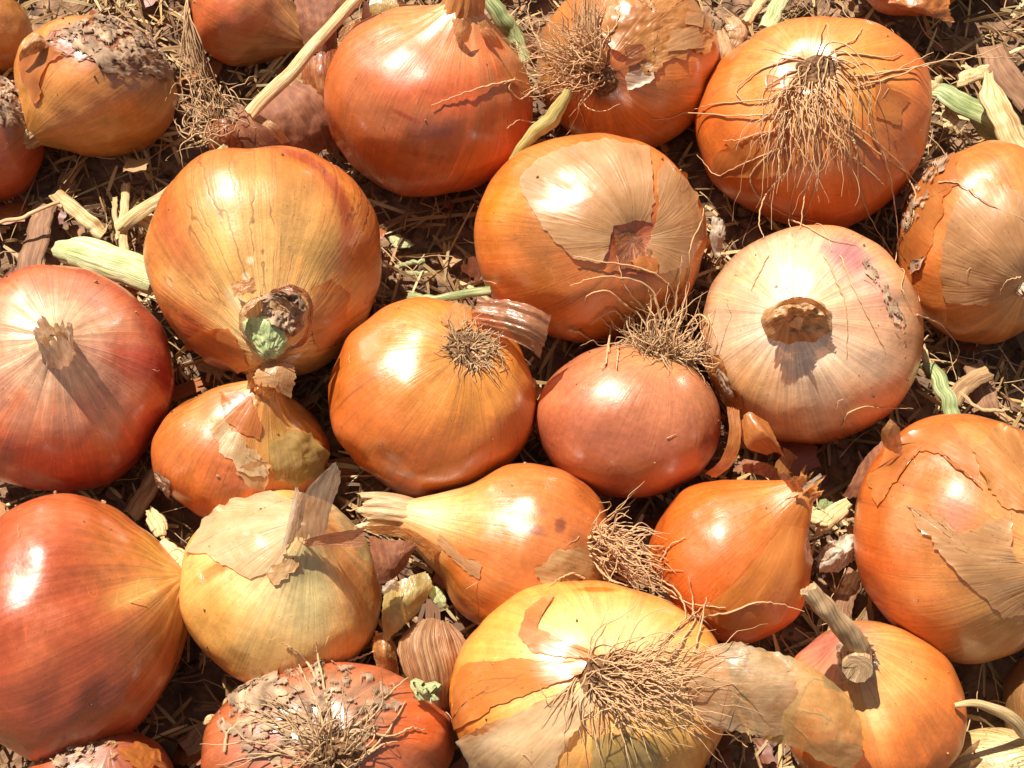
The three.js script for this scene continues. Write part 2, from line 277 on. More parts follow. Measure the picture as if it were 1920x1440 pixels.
        const sc = noise(x * 5 + 9, y * 5 + sd, z * 5), s4 = noise(x * 2.4, y * 2.4, z * 2.4 - sd); v += 0.16 * Math.max(0, 1 - Math.abs(sc) * 45) * sstep(0.05, 0.4, s4) - 0.1 * sstep(0.25, 0.7, -s4) * sstep(-0.2, 0.5, nc);
        const o = (j * W + i) * 4;
        const lum = 0.3 * r + 0.6 * g + 0.1 * b, sat = 1.1; r = lum + (r - lum) * sat; g = lum + (g - lum) * sat; b = Math.max(0, lum + (b - lum) * sat);
        C[o] = clamp(r * 0.97 * st * v, 0, 255); C[o + 1] = clamp(g * 0.915 * st * v, 0, 255); C[o + 2] = clamp(b * 0.9 * st * v, 0, 255); C[o + 3] = 255;
        B[o] = clamp(128 + (22 * s2 + 14 * s3 + 20 * Math.max(0, 1 - Math.abs(s2) * 12)) * pole * calm + 24 * nc + 13 * nf - 45 * cr, 0, 255);
        B[o + 1] = clamp(255 * ((s.rough ?? 0.43) + 0.09 * nc + 0.07 * s2 + 0.13 * nb + 0.05 * nf), 20, 255); B[o + 3] = 255;
      }
    }
    const relief = rawTex(B, W, H, false);
    return new THREE.MeshPhysicalMaterial({ name: 'onion_skin', ior: 1.7, map: rawTex(C, W, H, true), bumpMap: relief, roughnessMap: relief, bumpScale: s.bump ?? 0.00035, roughness: 1, clearcoat: s.coat ?? 0.5, clearcoatRoughness: s.coatRough ?? 0.46, clearcoatRoughnessMap: relief });
  }
  // A layer of dry skin that lies on the onion: outline measured on the photograph, mapped onto the onion's surface.
  layer(name, outline, mat, o = {}) {
    const D = []; const n = outline.length, jag = o.jag ?? 4, step = o.grain ? 5 : 7, px2 = this.R * F / this.z, off = (o.off ?? 0.0006) * (o.grain ? 1 : 0.6), sd = this.seed + n + (o.seed ?? 0);
    for (let i = 0; i < n; i++) {
      const a = outline[i], b = outline[(i + 1) % n], L = Math.hypot(b[0] - a[0], b[1] - a[1]), m = Math.max(2, Math.round(L / step));
      for (let k = 0; k < m; k++) {
        const t = k / m, x = a[0] + (b[0] - a[0]) * t, y = a[1] + (b[1] - a[1]) * t, w = jag * (noise(x * 0.035 + sd, y * 0.035, 1) * 1.6 + noise(x * 0.12, y * 0.12 + sd, 5)), nx = (b[1] - a[1]) / L, ny = -(b[0] - a[0]) / L;
        const h = this.hit(x + nx * w, y + ny * w); if (h.miss && o.wrap) { const back = this.toLocal(this.C.clone().addScaledVector(this.b, -this.rz)).normalize(); h.d.addScaledVector(back, o.wrap).normalize(); } D.push(h.d);
      }
    }
    let c = V(0, 0, 0); if (o.center) c = this.hit(...o.center).d; else { for (const d of D) c.add(d); c.normalize(); }
    const K = o.rings ?? 14, N = D.length, lift = (o.lift ?? 0.0006) * (o.grain ? 1 : 0.5), crk = (o.crinkle ?? 0.0003) * 0.8, grain = o.grain ?? 0;
    const at = (u, v) => {
      const i = Math.round(u * N) % N, e = D[i], d = c.clone().lerp(e, v).normalize();
      const lu = lift * (v ** 6) * (0.15 + 3.2 * Math.max(0, noise(e.x * 3.2 + sd, e.y * 3.2, e.z * 3.2)) ** 1.3);
      let h = off + lu + crk * (fbm(d.x * 9 + sd, d.y * 9, d.z * 9, 3) + 0.3);
      if (grain) h += grain * (0.35 + 0.8 * fbm(d.x * 9 + sd, d.y * 9, d.z * 9, 3) + 0.5 * fbm(d.x * 30 + sd, d.y * 30, d.z * 30, 3)) * (1 - v ** 8);
      if (o.curl) h += o.curl(d, v, e, this);
      return [this.surf(d, Math.max(0.0001, h)), Math.atan2(d.z, d.x) / 6.2832 * (o.uv ?? 1), Math.acos(clamp(-d.y, -1, 1)) / Math.PI];
    };
    let g = gridGeo(N, K, (u, v) => at(u, o.even ? v : Math.sqrt(v) * 0.4 + v * 0.6), true);
    { const T = g.attributes.uv, I = g.index.array; // keep u continuous inside a triangle
      for (let i = 0; i < I.length; i += 3) { const u = [T.getX(I[i]), T.getX(I[i + 1]), T.getX(I[i + 2])]; if (Math.max(...u) - Math.min(...u) > 0.5) for (let k = 0; k < 3; k++) if (u[k] < 0) T.setX(I[i + k], u[k] + (o.uv ?? 1)); } }
    if (o.holes) { const I = g.index.array, P = g.attributes.position, J = []; for (let i = 0; i < I.length; i += 3) { const q = this.toLocal(V(P.getX(I[i]), P.getY(I[i]), P.getZ(I[i]))).normalize(); if (fbm(q.x * o.holes[1] + sd, q.y * o.holes[1], q.z * o.holes[1], 4) > o.holes[0]) J.push(I[i], I[i + 1], I[i + 2]); } g.setIndex(J); }
    return addPart(this.root, name, g, mat, o.under);
  }
}

// ---------------------------------------------------------------- the onions: where they lie, which way the neck points (right, up, towards the lens), colours from root to neck
const O = {};
const onion = (key, s) => (O[key] = new Onion(s));
onion('crusted', { label: 'ochre onion with a crust of dried soil on top and a small torn flap', c: [182, 163], r: [149, 134], axis: [-0.72, -0.66, 0.2], p: 0.14, ramp: [[0, '#a86a34'], [0.5, '#c58a40'], [0.85, '#c89048'], [1, '#c9a15c']], alt: '#b06c2c', stripe: 0.1, seed: 3, coat: 0.6, spots: [[230, 90, 70, 110, '#8a6a4c', 0.75, 0.5], [150, 80, 40, 60, '#96583a', 0.7, 0.5], [300, 140, 40, 40, '#86664a', 0.6, 0.6]]});
onion('cornerLeft', { label: 'amber onion cut off by the top left corner of the photo', c: [-28, 60], r: [84, 84], axis: [-0.3, 0.7, 0.3], small: 1, ramp: [[0, '#b07a3a'], [1, '#b8803c']], alt: '#8e5424', seed: 9 });
onion('edgeLeft', { label: 'red-brown onion with a soil-caked top, cut by the left edge', c: [-32, 262], r: [108, 124], axis: [-0.6, -0.5, 0.4], small: 1, ramp: [[0, '#a8502a'], [1, '#b4602e']], alt: '#8c3a1e', seed: 14, spots: [[20, 200, 60, 80, '#86664a', 0.75, 0.5]]});
onion('topLeft', { label: 'orange onion cut by the top edge with a shock of roots down its left side', c: [452, 22], r: [101, 100], axis: [0.86, -0.36, 0.36], p: 0.34, pw: 0.42, small: 1, ramp: [[0, '#a9582a'], [0.45, '#c0692e'], [0.75, '#b98a58'], [1, '#b98552']], alt: '#a34e22', seed: 20 });
onion('redTop', { label: 'large red-orange onion with an upright torn neck and a purplish bruise', c: [803, 193], r: [196, 182], axis: [0.3, 0.84, 0.42], p: 0.15, pw: 0.32, ramp: [[0, '#b9602a'], [0.35, '#bd6a32'], [0.65, '#c0703a'], [0.85, '#c9905a'], [1, '#d8b07a']], alt: '#b04a1e', stripe: 0.15, seed: 31,
  spots: [[830, 262, 40, 92, '#86483a', 0.6, 0.9], [720, 220, 70, 70, '#c08258', 0.4, 0.9], [760, 218, 5, 26, '#9a3f1c', 0.8, 0.6]] });
onion('rootyTop', { label: 'yellow-orange top-edge onion with a huge tangled beard of roots and crumpled golden skin', c: [1178, 122], r: [168, 159], axis: [0.3, 0.1, -0.92], p: 0.1, ramp: [[0, '#94532e'], [0.1, '#b9753a'], [0.4, '#c47a34'], [1, '#c06a28']], alt: '#b8662a', seed: 37,
  spots: [[1130, 155, 44, 36, '#4a2a1c', 0.85, 0.7], [1250, 170, 70, 60, '#b98a48', 0.5, 0.9]] });
onion('mopRight', { label: 'round orange onion with a long mop of brown roots hanging down its front', c: [1526, 228], r: [216, 200], axis: [0.03, -0.45, -0.88], p: 0.1, dimple: 0.07, ramp: [[0, '#d8b070'], [0.12, '#d69a4c'], [0.35, '#c87632'], [0.6, '#bd6228'], [1, '#b05422']], alt: '#c4682a', altAmt: 0.5, stripe: 0.16, seed: 43, spots: [[1530, 140, 50, 50, '#a87440', 0.6, 0.6], ] });
onion('edgeRight', { label: 'orange right-edge onion with pale veined outer skin and soil on its left shoulder', c: [1845, 455], r: [161, 186], axis: [-0.5, 0.42, -0.74], p: 0.1, ramp: [[0, '#cfa468'], [0.3, '#c68444'], [0.7, '#bf7030'], [1, '#b86228']], alt: '#c8702c', seed: 49, spots: [[1730, 370, 80, 40, '#8e6a48', 0.7, 0.5], ] });
onion('centre', { label: 'bright orange onion half under a pale torn skin that is open at the root', c: [1108, 446], r: [222, 195], axis: [-0.4, 0.03, -0.92], p: 0.1, dimple: 0.12, ramp: [[0, '#6a3a22'], [0.07, '#8a4a2a'], [0.15, '#b87c40'], [0.4, '#c67e3a'], [0.7, '#cc7a2a'], [1, '#c46a22']], alt: '#b9642a', stripe: 0.15, seed: 55,
  spots: [[940, 380, 60, 60, '#d88a26', 0.8, 0.8], [1270, 490, 60, 50, '#a88a4a', 0.7, 0.8]] });
onion('cutNeck', { label: 'big heart-shaped golden brown onion whose cut neck shows green flesh', c: [498, 490], r: [219, 220], axis: [0.01, -0.56, 0.83], p: 0.22, pw: 0.5, dimple: 0.1, lump: 0.06, ramp: [[0, '#b4602c'], [0.3, '#bd682c'], [0.55, '#c58440'], [0.75, '#d0a45c'], [0.92, '#d6b878'], [1, '#c8a468']], alt: '#b0682e', altAmt: 0.4, stripe: 0.2, crack: 0.3, vein: 0.4, bump: 0.0006, seed: 61,
  spots: [[470, 400, 110, 62, '#d2b070', 0.5, 0.5], [560, 420, 110, 42, '#cda868', 0.5, 0.5], [400, 470, 80, 50, '#cfa860', 0.7, 0.8], [548, 286, 24, 19, '#8f3c1a', 0.7, 0.8], [572, 298, 24, 19, '#8f3c1a', 0.7, 0.8], [596, 312, 24, 19, '#8f3c1a', 0.7, 0.8], [616, 332, 24, 19, '#8f3c1a', 0.7, 0.8], [632, 354, 24, 19, '#8f3c1a', 0.7, 0.8], [643, 378, 24, 19, '#8f3c1a', 0.7, 0.8], [650, 402, 24, 19, '#8f3c1a', 0.7, 0.8], [653, 428, 24, 19, '#8f3c1a', 0.7, 0.8], [650, 452, 24, 19, '#8f3c1a', 0.7, 0.8], [644, 474, 24, 19, '#8f3c1a', 0.7, 0.8], [680, 450, 90, 40, '#a86638', 0.7, 0.8], [320, 430, 120, 40, '#b56030', 0.7, 0.9], [360, 620, 70, 60, '#a25228', 0.8, 0.8], [610, 480, 60, 40, '#b49450', 0.6, 0.8], [470, 488, 8, 8, '#efe0bd', 0.9], [462, 520, 10, 7, '#efe0bd', 0.9], [440, 560, 26, 14, '#e8d3a4', 0.8]] });
onion('redPink', { label: 'crimson onion with a pale pink crown and a short cut neck at the left edge', c: [112, 707], r: [208, 213], axis: [-0.02, 0.3, 0.95], p: 0.1, pw: 0.3, dimple: 0.04, ramp: [[0, '#963c22'], [0.5, '#a04026'], [0.64, '#ac583c'], [0.78, '#c08a6c'], [0.9, '#d8b492'], [1, '#d8b890']], alt: '#b85c2c', altAmt: 0.55, stripe: 0.21, vein: -0.45, seed: 67, rough: 0.42,
  spots: [[150, 540, 60, 60, '#c89078', 0.45, 0.9], [270, 680, 100, 40, '#962c30', 0.5, 0.9], [180, 560, 30, 24, '#dcb0a0', 0.5, 0.8], [210, 770, 30, 14, '#d09c88', 0.5, 0.7]] });
onion('smallCrackle', { label: 'small orange onion with a crackled papery shoulder, below the cut-neck onion', c: [450, 850], r: [161, 132], axis: [0.22, 0.74, 0.62], p: 0.24, pw: 0.44, ramp: [[0, '#b0622c'], [0.4, '#bd6c2e'], [0.62, '#c47838'], [0.85, '#c68d48'], [1, '#d0a868']], alt: '#a85624', crack: 0.15, seed: 73,
  spots: [[545, 850, 80, 66, '#c6a258', 0.85, 0.6], [430, 912, 50, 40, '#9a5228', 0.5, 0.9], [460, 770, 36, 40, '#c88a40', 0.6, 0.7]] });
onion('flapNeck', { label: 'orange onion with a cropped root tuft and a glassy skin strip standing off it', c: [814, 747], r: [200, 187], axis: [-0.32, -0.5, -0.8], p: 0.1, dimple: 0.06, ramp: [[0, '#d2a05a'], [0.15, '#d09040'], [0.4, '#c2702c'], [0.7, '#b25c26'], [1, '#a04e22']], alt: '#b8662c', stripe: 0.14, seed: 79,
  spots: [[880, 655, 60, 55, '#b07a42', 0.6, 0.6], ] });
onion('pinkSmall', { label: 'smooth pinkish brown onion with a dense root tuft spread over its top', c: [1177, 789], r: [174, 149], axis: [-0.34, -0.84, -0.42], p: 0.1, dimple: 0.03, ramp: [[0, '#c99a6a'], [0.2, '#b87c58'], [0.5, '#ac6848'], [0.8, '#a05834'], [1, '#964a2a']], alt: '#b07448', altAmt: 0.4, stripe: 0.14, vein: -0.3, seed: 85, lump: 0.022, rough: 0.36,
  spots: [[1240, 660, 60, 70, '#b48a58', 0.7, 0.6], ] });
onion('palePink', { label: 'pale onion with a whitish pink crown and a dried brown neck, right of the middle', c: [1517, 630], r: [202, 204], axis: [-0.13, 0.16, 0.97], p: 0.06, pw: 0.25, dimple: 0.05, lump: 0.05, ramp: [[0, '#b86a34'], [0.5, '#bd7236'], [0.6, '#c89c74'], [0.74, '#dabf9e'], [0.93, '#ebdfc8'], [1, '#c8b090']], alt: '#c08048', altAmt: 0.45, stripe: 0.22, vein: 0.3, seed: 91, rough: 0.42,
  spots: [[1655, 560, 80, 18, '#9a7858', 0.6, 0.6], [1390, 560, 60, 50, '#d8b48c', 0.6, 0.9], [1620, 520, 50, 90, '#c08a80', 0.75, 0.8], [1590, 470, 40, 40, '#a86870', 0.6, 0.7], [1600, 600, 60, 80, '#c8a284', 0.6, 0.8], [1400, 740, 80, 70, '#c49458', 0.7, 0.9], [1560, 690, 12, 60, '#d8bc94', 0.5, 0.7], [1480, 745, 16, 50, '#d8bc94', 0.6, 0.6], [1455, 538, 4, 4, '#3c2418', 1, 0.3], [1473, 541, 4, 4, '#3c2418', 1, 0.3]] });
onion('patchRight', { label: 'large onion at the right edge wearing a ragged golden outer skin, above the stemmed onion', c: [1806, 1005], r: [203, 230], axis: [0.74, -0.14, 0.62], p: 0.14, ramp: [[0, '#b4602a'], [0.4, '#bc6a2e'], [0.7, '#c08444'], [1, '#ccae74']], alt: '#c07034', altAmt: 0.5, stripe: 0.16, seed: 97,
  spots: [[1790, 960, 40, 60, '#c4786a', 0.6, 0.8], [1690, 990, 40, 60, '#c9a078', 0.6, 0.8], [1870, 1130, 60, 60, '#b89250', 0.6, 0.9], [1650, 1050, 80, 40, '#b85a24', 0.6, 0.9]] });
onion('bigRed', { label: 'biggest red-brown onion, glossy and streaked, cut by the left edge near the bottom', c: [124, 1170], r: [221, 240], axis: [0.9, 0.3, 0.3], p: 0.07, pw: 0.5, dimple: 0.04, ramp: [[0, '#96482a'], [0.35, '#a04c28'], [0.62, '#a8542a'], [0.78, '#b27038'], [0.9, '#c69a50'], [1, '#d0b068']], alt: '#a8603a', altAmt: 0.6, stripe: 0.27, vein: -0.2, seed: 103, rough: 0.36,
  spots: [[265, 1110, 70, 26, '#d2b062', 0.8, 0.7]] });
onion('paleGold', { label: 'pale straw-yellow onion with torn white paper standing at its neck', c: [528, 1104], r: [187, 186], axis: [0.22, 0.5, 0.84], p: 0.2, pw: 0.45, ramp: [[0, '#cc9048'], [0.4, '#d4a258'], [0.6, '#dab670'], [0.8, '#e2cc94'], [1, '#d6c08e']], alt: '#c47c34', altAmt: 0.55, stripe: 0.14, vein: 0.3, seed: 109,
  spots: [[400, 1070, 50, 16, '#c0762e', 0.9, 0.7], [400, 1150, 80, 60, '#d09a4c', 0.6, 0.9], [590, 1120, 70, 60, '#c6bc84', 0.85, 0.7], [580, 1060, 40, 50, '#a8a070', 0.7, 0.8], [660, 1090, 80, 40, '#b87c44', 0.7, 0.8]] });
onion('longNeck', { label: 'pear-shaped onion with a long pale neck lying to the left and stained skin', c: [985, 1030], r: [172, 158], axis: [-0.94, 0.28, 0.16], p: 0.4, pw: 0.42, dimple: 0.02, ramp: [[0, '#b46c36'], [0.35, '#bc7036'], [0.66, '#c07a3c'], [0.78, '#c8924e'], [0.9, '#dcbc84'], [1, '#e2cc9c']], alt: '#bd6c30', altAmt: 0.4, stripe: 0.14, seed: 115,
  spots: [[1090, 1060, 60, 50, '#b0804e', 0.5, 0.6], [860, 1060, 34, 70, '#c46a2a', 0.7, 0.8], [870, 960, 70, 40, '#d8b274', 0.6, 0.9], [1050, 985, 10, 16, '#7a4224', 0.85, 0.5], [1005, 995, 18, 10, '#8c5638', 0.8, 0.6], [1085, 1010, 22, 16, '#a0602e', 0.6, 0.7], [1020, 960, 10, 8, '#9a5a2c', 0.7, 0.5]] });
onion('smoothOrange', { label: 'small smooth orange onion with a wispy dry neck at its upper right', c: [1370, 1050], r: [153, 155], axis: [0.66, 0.64, 0.36], p: 0.3, pw: 0.4, dimple: 0.03, ramp: [[0, '#b45a22'], [0.4, '#c26422'], [0.7, '#c87028'], [0.9, '#c87c34'], [1, '#ca9a58']], alt: '#b4541c', altAmt: 0.4, stripe: 0.12, seed: 121,
  spots: [[1440, 1110, 110, 70, '#bd7c38', 0.6, 0.7]] });
onion('bottomGold', { label: 'large golden onion at the bottom edge with a bushy root beard and split outer skin', c: [1106, 1308], r: [262, 219], lift: 0.004, axis: [-0.13, -0.2, -0.97], p: 0.1, dimple: 0.05, ramp: [[0, '#e6cea0'], [0.14, '#e6c68a'], [0.32, '#dea858'], [0.52, '#d08834'], [0.75, '#c06a24'], [1, '#b45c20']], alt: '#cf8834', altAmt: 0.4, stripe: 0.2, vein: 0.3, seed: 127,
  spots: [[1150, 1275, 70, 60, '#b88a58', 0.7, 0.6], [900, 1380, 60, 60, '#c4742e', 0.6, 0.9], [1250, 1390, 80, 60, '#b89a4a', 0.6, 0.8], [1120, 1105, 12, 36, '#b4641c', 0.7, 0.5]] });
onion('stemmed', { label: 'orange onion with a pink shoulder and a pale dead stalk rising from its neck', c: [1634, 1334], r: [168, 170], axis: [-0.2, 0.6, 0.77], p: 0.18, pw: 0.45, ramp: [[0, '#b0561f'], [0.4, '#bc6424'], [0.65, '#c47632'], [0.85, '#d0a05c'], [1, '#d8b67c']], alt: '#bd6a2a', altAmt: 0.4, stripe: 0.2, vein: 0.3, seed: 133,
  spots: [[1560, 1200, 70, 70, '#b87066', 0.8, 0.8], [1510, 1215, 60, 50, '#b46a66', 0.7, 0.8], [1520, 1240, 40, 40, '#c48a70', 0.7, 0.8], [1560, 1280, 40, 30, '#d8a080', 0.7, 0.8], [1640, 1360, 60, 26, '#d6ae74', 0.5, 0.8]] });
onion('bottomDirty', { label: 'orange-red onion at the bottom edge smothered in dried soil and dusty roots', c: [618, 1402], r: [233, 164], axis: [0.02, -0.32, -0.95], p: 0.1, ramp: [[0, '#a06644'], [0.3, '#b06842'], [0.6, '#b45c2a'], [1, '#a44e24']], alt: '#aa5c38', seed: 139, spots: [[560, 1320, 90, 150, '#94745a', 0.75, 0.5], [690, 1320, 60, 70, '#94745a', 0.7, 0.5], [480, 1400, 50, 60, '#a87864', 0.6, 0.6], [790, 1360, 60, 60, '#c2581c', 0.7, 0.9], [470, 1390, 60, 50, '#b8705a', 0.6, 0.9]] });
onion('bottomLeft', { label: 'brown onion with grey flaking skin peeping over the bottom edge at left', c: [183, 1502], r: [152, 138], axis: [0.1, 0.5, 0.6], p: 0.06, small: 1, ramp: [[0, '#a0522c'], [0.6, '#aa5a34'], [1, '#a86040']], alt: '#8c5442', seed: 145, spots: [[150, 1410, 60, 90, '#8e7460', 0.75, 0.5]]});
onion('strawCorner', { label: 'straw-coloured onion with netted skin in the bottom right corner', c: [1882, 1444], r: [118, 76], axis: [0.5, 0.5, 0.6], p: 0.12, small: 1, lump: 0.06, stripe: 0.4, crack: 0.5, bump: 0.0012, ramp: [[0, '#c4a868'], [0.6, '#cdb880'], [1, '#d8c898']], alt: '#a88c54', seed: 151, rough: 0.5, coat: 0.2 });
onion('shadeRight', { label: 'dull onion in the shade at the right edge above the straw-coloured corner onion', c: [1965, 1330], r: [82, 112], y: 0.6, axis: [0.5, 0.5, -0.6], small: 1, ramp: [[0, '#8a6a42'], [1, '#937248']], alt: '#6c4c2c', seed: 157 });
onion('topRight', { label: 'orange onion peeping over the top edge at right under a ragged golden skin', c: [1712, -66], r: [112, 96], lift: 0.008, axis: [0.3, 0.5, 0.6], small: 1, ramp: [[0, '#b4622a'], [1, '#bf7030']], alt: '#a4521f', seed: 163 });
onion('addedShadeTop', { label: 'unseen onion added just beyond the top edge at right to shade the litter', c: [1815, -102], r: [85, 80], axis: [0.3, 0.5, 0.6], small: 1, ramp: [[0, '#b4622a'], [1, '#bf7030']], alt: '#a4521f', seed: 169 });  // out of view, added so that its shadow darkens the upper right litter
onion('addedShadeLeft', { label: 'unseen onion added just beyond the top left corner to shade the amber corner onion', c: [-64, -112], r: [88, 84], axis: [0.3, 0.5, 0.6], small: 1, ramp: [[0, '#a8602e'], [1, '#bf7030']], alt: '#a4521f', seed: 175 });  // unseen extra onion, put here to throw shade into the top left corner
for (const k in O) O[k].build();

// ---------------------------------------------------------------- the ground: dry soil under the heap
const soilH = (x, z) => 0.006 * fbm(x * 18, 1, z * 18, 3) + 0.004 * fbm(x * 70, 4, z * 70, 3) + 0.0016 * fbm(x * 260, 8, z * 260, 2);
{
  const N = 420, ext = 1.6, map = (t) => { const s = 2 * t - 1; return ext * (0.22 * s + 0.78 * s ** 5); };
  const g = gridGeo(N, N, (u, v) => { const x = map(u), z = map(v); return [V(x, soilH(x, z) - 0.002, z), x * 6, z * 6]; });
  if (g.attributes.normal.getY(1000) < 0) { const I = g.index.array; for (let i = 0; i < I.length; i += 3) { const t = I[i]; I[i] = I[i + 1]; I[i + 1] = t; } g.computeVertexNormals(); }
  const tex = dataTex((u, v) => { const a = u * 6.2832, b = v * 6.2832, n = fbm(Math.cos(a) * 3, Math.sin(a) * 3 + Math.cos(b) * 3, Math.sin(b) * 3, 6), m = noise(Math.cos(a) * 40, Math.sin(a) * 40 + Math.cos(b) * 40, Math.sin(b) * 40); const k = 1 + 0.7 * n + 0.15 * m; return [124 * k, 95 * k, 71 * k]; }, 1024, 1024, true);
  const m = new THREE.Mesh(g, new THREE.MeshStandardMaterial({ name: 'dry_soil', map: tex, bumpMap: crumbTex, bumpScale: 0.002, roughness: 0.95 })); m.name = 'ground'; m.receiveShadow = m.castShadow = true; scene.add(m); tag(m, null, null, null, 'structure');
}
//DETAILS
// ---------------------------------------------------------------- builders for necks, roots, flaps, loose skins and straws
const cv = (x, y, z) => V(0, 0, 0).addScaledVector(Rv, x).addScaledVector(Uv, y).addScaledVector(Bv, z).normalize();
function depthAt(px, py) { let z = depthOf(onPlane(px, py, 0.003)); for (const o of ONIONS) { if (Math.hypot(px - o.s.c[0], py - o.s.c[1]) > 1.3 * Math.max(...o.s.r)) continue; const h = o.hit(px, py); if (!h.miss) z = Math.min(z, h.z); } return z; }
// dried neck: a pleated paper tube with a torn mouth
function neck(o, name, q) {
  const top = q.at ? o.hit(...q.at).d : V(0, 1, 0), d0 = o.surf(top).sub(o.C).normalize(), d1 = q.dir ? cv(...q.dir) : d0, B = o.surf(top, -(q.sink ?? 0.006)), L = q.len + (q.sink ?? 0.006), sd = o.seed + (q.seed ?? 0);
  const n = 22, pts = []; let p = B.clone(); for (let i = 0; i <= n; i++) { pts.push(p.clone()); p.addScaledVector(d0.clone().lerp(d1, sstep(0, 0.7, i / n)).normalize(), L / n); }
  let N0 = V(0, 0, 0).crossVectors(d0, Rv).normalize(); if (!isFinite(N0.x) || N0.length() < 0.5) N0 = Uv.clone();
  const g = gridGeo(56, n, (u, v) => {
    const cu = Math.cos(u * 6.2832), su = Math.sin(u * 6.2832), cut = 1 - (q.jag ?? 0.3) * clamp(0.5 + 0.9 * noise(cu * 2.2 + sd, su * 2.2, 3) + 0.5 * noise(cu * 7, su * 7 + sd, 9)), w = v * cut, i = Math.min(n - 1, Math.floor(w * n)), f = w * n - i;
    const c = pts[i].clone().lerp(pts[i + 1], f), t = pts[i + 1].clone().sub(pts[i]).normalize(), A = N0.clone().addScaledVector(t, -N0.dot(t)).normalize(), C = V(0, 0, 0).crossVectors(t, A);
    const r = (q.r + ((q.r1 ?? q.r) - q.r) * w) * (1 + (q.pleat ?? 0.22) * (noise(cu * 4 + sd, su * 4, w * 1.2) + 0.7 * noise(cu * 11, su * 11 + sd, w * 2)) * (0.4 + 0.8 * w)) * (1 - (q.waist ?? 0.15) * Math.sin(w * Math.PI));
    return [c.addScaledVector(A, cu * r * (q.flat ?? 1)).addScaledVector(C, su * r), u, w * 0.6];
  }, true);
  return addPart(o.root, name, g, q.mat);
}
// one root: a thin strand that starts at p, wanders, sags and lies on whatever onion it meets
function strand(p, d, len, r, q, hits) {
  const n = Math.max(8, Math.round(len / 0.0016)), st = len / n, pts = [p.clone()], s = rnd() * 100, bias = q.bias; let x = p.clone(), v = d.clone().normalize();
  for (let i = 0; i < n; i++) {
    const t = i / n, k = (q.curl ?? 0.35) * 1.4;
    v.x += k * noise(s, i * 0.5, 1); v.y += k * noise(s, i * 0.5, 7) - (q.sag ?? 0.05); v.z += k * noise(s, i * 0.5, 13); if (rnd() < 0.05) { v.x += rr(-0.7, 0.7); v.y += rr(-0.5, 0.5); v.z += rr(-0.7, 0.7); }
    if (bias) v.addScaledVector(bias, q.pull ?? 0.15);
    v.normalize(); x = x.clone().addScaledVector(v, st);
    for (const o of hits) o.push(x, r * 1.1 + 0.0002);
    if (x.y < 0.003) x.y = 0.003;
    const dv = x.clone().sub(pts[pts.length - 1]); if (dv.length() > 1e-6) v.lerp(dv.normalize(), 0.6).normalize();
    pts.push(x.clone());
  }
  return tubeGeo(pts, (t) => r * 0.82 * (1 - 0.78 * t ** 1.4) * (1 + 0.3 * noise(s, t * 18, 2)), 5);
}
function roots(o, q) {
  const c = q.at ? o.hit(...q.at).d : V(0, -1, 0), list = [], hits = [o, ...(q.near ?? []).map((k) => O[k])], e1 = V(0, 0, 0).crossVectors(c, Math.abs(c.x) < 0.8 ? V(1, 0, 0) : V(0, 1, 0)).normalize(), e2 = V(0, 0, 0).crossVectors(c, e1);
  for (let i = 0; i < q.n; i++) {
    const a = rr(0, 6.2832), rad = Math.sqrt(rnd()) * q.disc / o.R, d = c.clone().addScaledVector(e1, Math.cos(a) * rad).addScaledVector(e2, Math.sin(a) * rad).normalize(), p = o.surf(d, 0.0002), nrm = p.clone().sub(o.C).normalize();
    const side = o.local(e1.clone().multiplyScalar(Math.cos(a)).addScaledVector(e2, Math.sin(a))), out = V(0, 0, 0).addScaledVector(o.r, side.x).addScaledVector(o.u, side.y).addScaledVector(o.b, side.z);
    const dir = nrm.clone().multiplyScalar(q.up ?? 0.8).addScaledVector(out, (q.spread ?? 0.6) * rad * o.R / q.disc).add(V(rr(-1, 1), rr(-1, 1), rr(-1, 1)).multiplyScalar(q.wild ?? 0.3)); if (q.bias) dir.addScaledVector(q.bias, q.lean ?? 0.4);
    list.push(strand(p, dir, rr(q.len[0], q.len[1]) * (rnd() < 0.12 ? 1.35 : 1), rr(q.r[0], q.r[1]), q, hits));
  }
  const m = addPart(o.root, q.name ?? 'root_tuft', mergeGeometries(list), q.mat ?? M.root); m.userData.kind = 'stuff';
  return m;
}
// the gnarled disc that the roots grow from
function rootPlate(o, at, r, mat, hgt = 0.002) {
  const c = at ? o.hit(...at).d : V(0, -1, 0), e1 = V(0, 0, 0).crossVectors(c, Math.abs(c.x) < 0.8 ? V(1, 0, 0) : V(0, 1, 0)).normalize(), e2 = V(0, 0, 0).crossVectors(c, e1);
  const g = gridGeo(48, 14, (u, v) => { const a = u * 6.2832, k = v * r / o.R * (1 + 0.25 * noise(Math.cos(a) * 2 + o.seed, Math.sin(a) * 2, 3)), d = c.clone().addScaledVector(e1, Math.cos(a) * k).addScaledVector(e2, Math.sin(a) * k).normalize(); return [o.surf(d, Math.max(0.0001, hgt * (1 - v ** 3) * (0.7 + 0.9 * fbm(d.x * 22 + o.seed, d.y * 22, d.z * 22, 3)))), u, v]; }, true);
  return addPart(o.root, 'root_plate', g, mat);
}
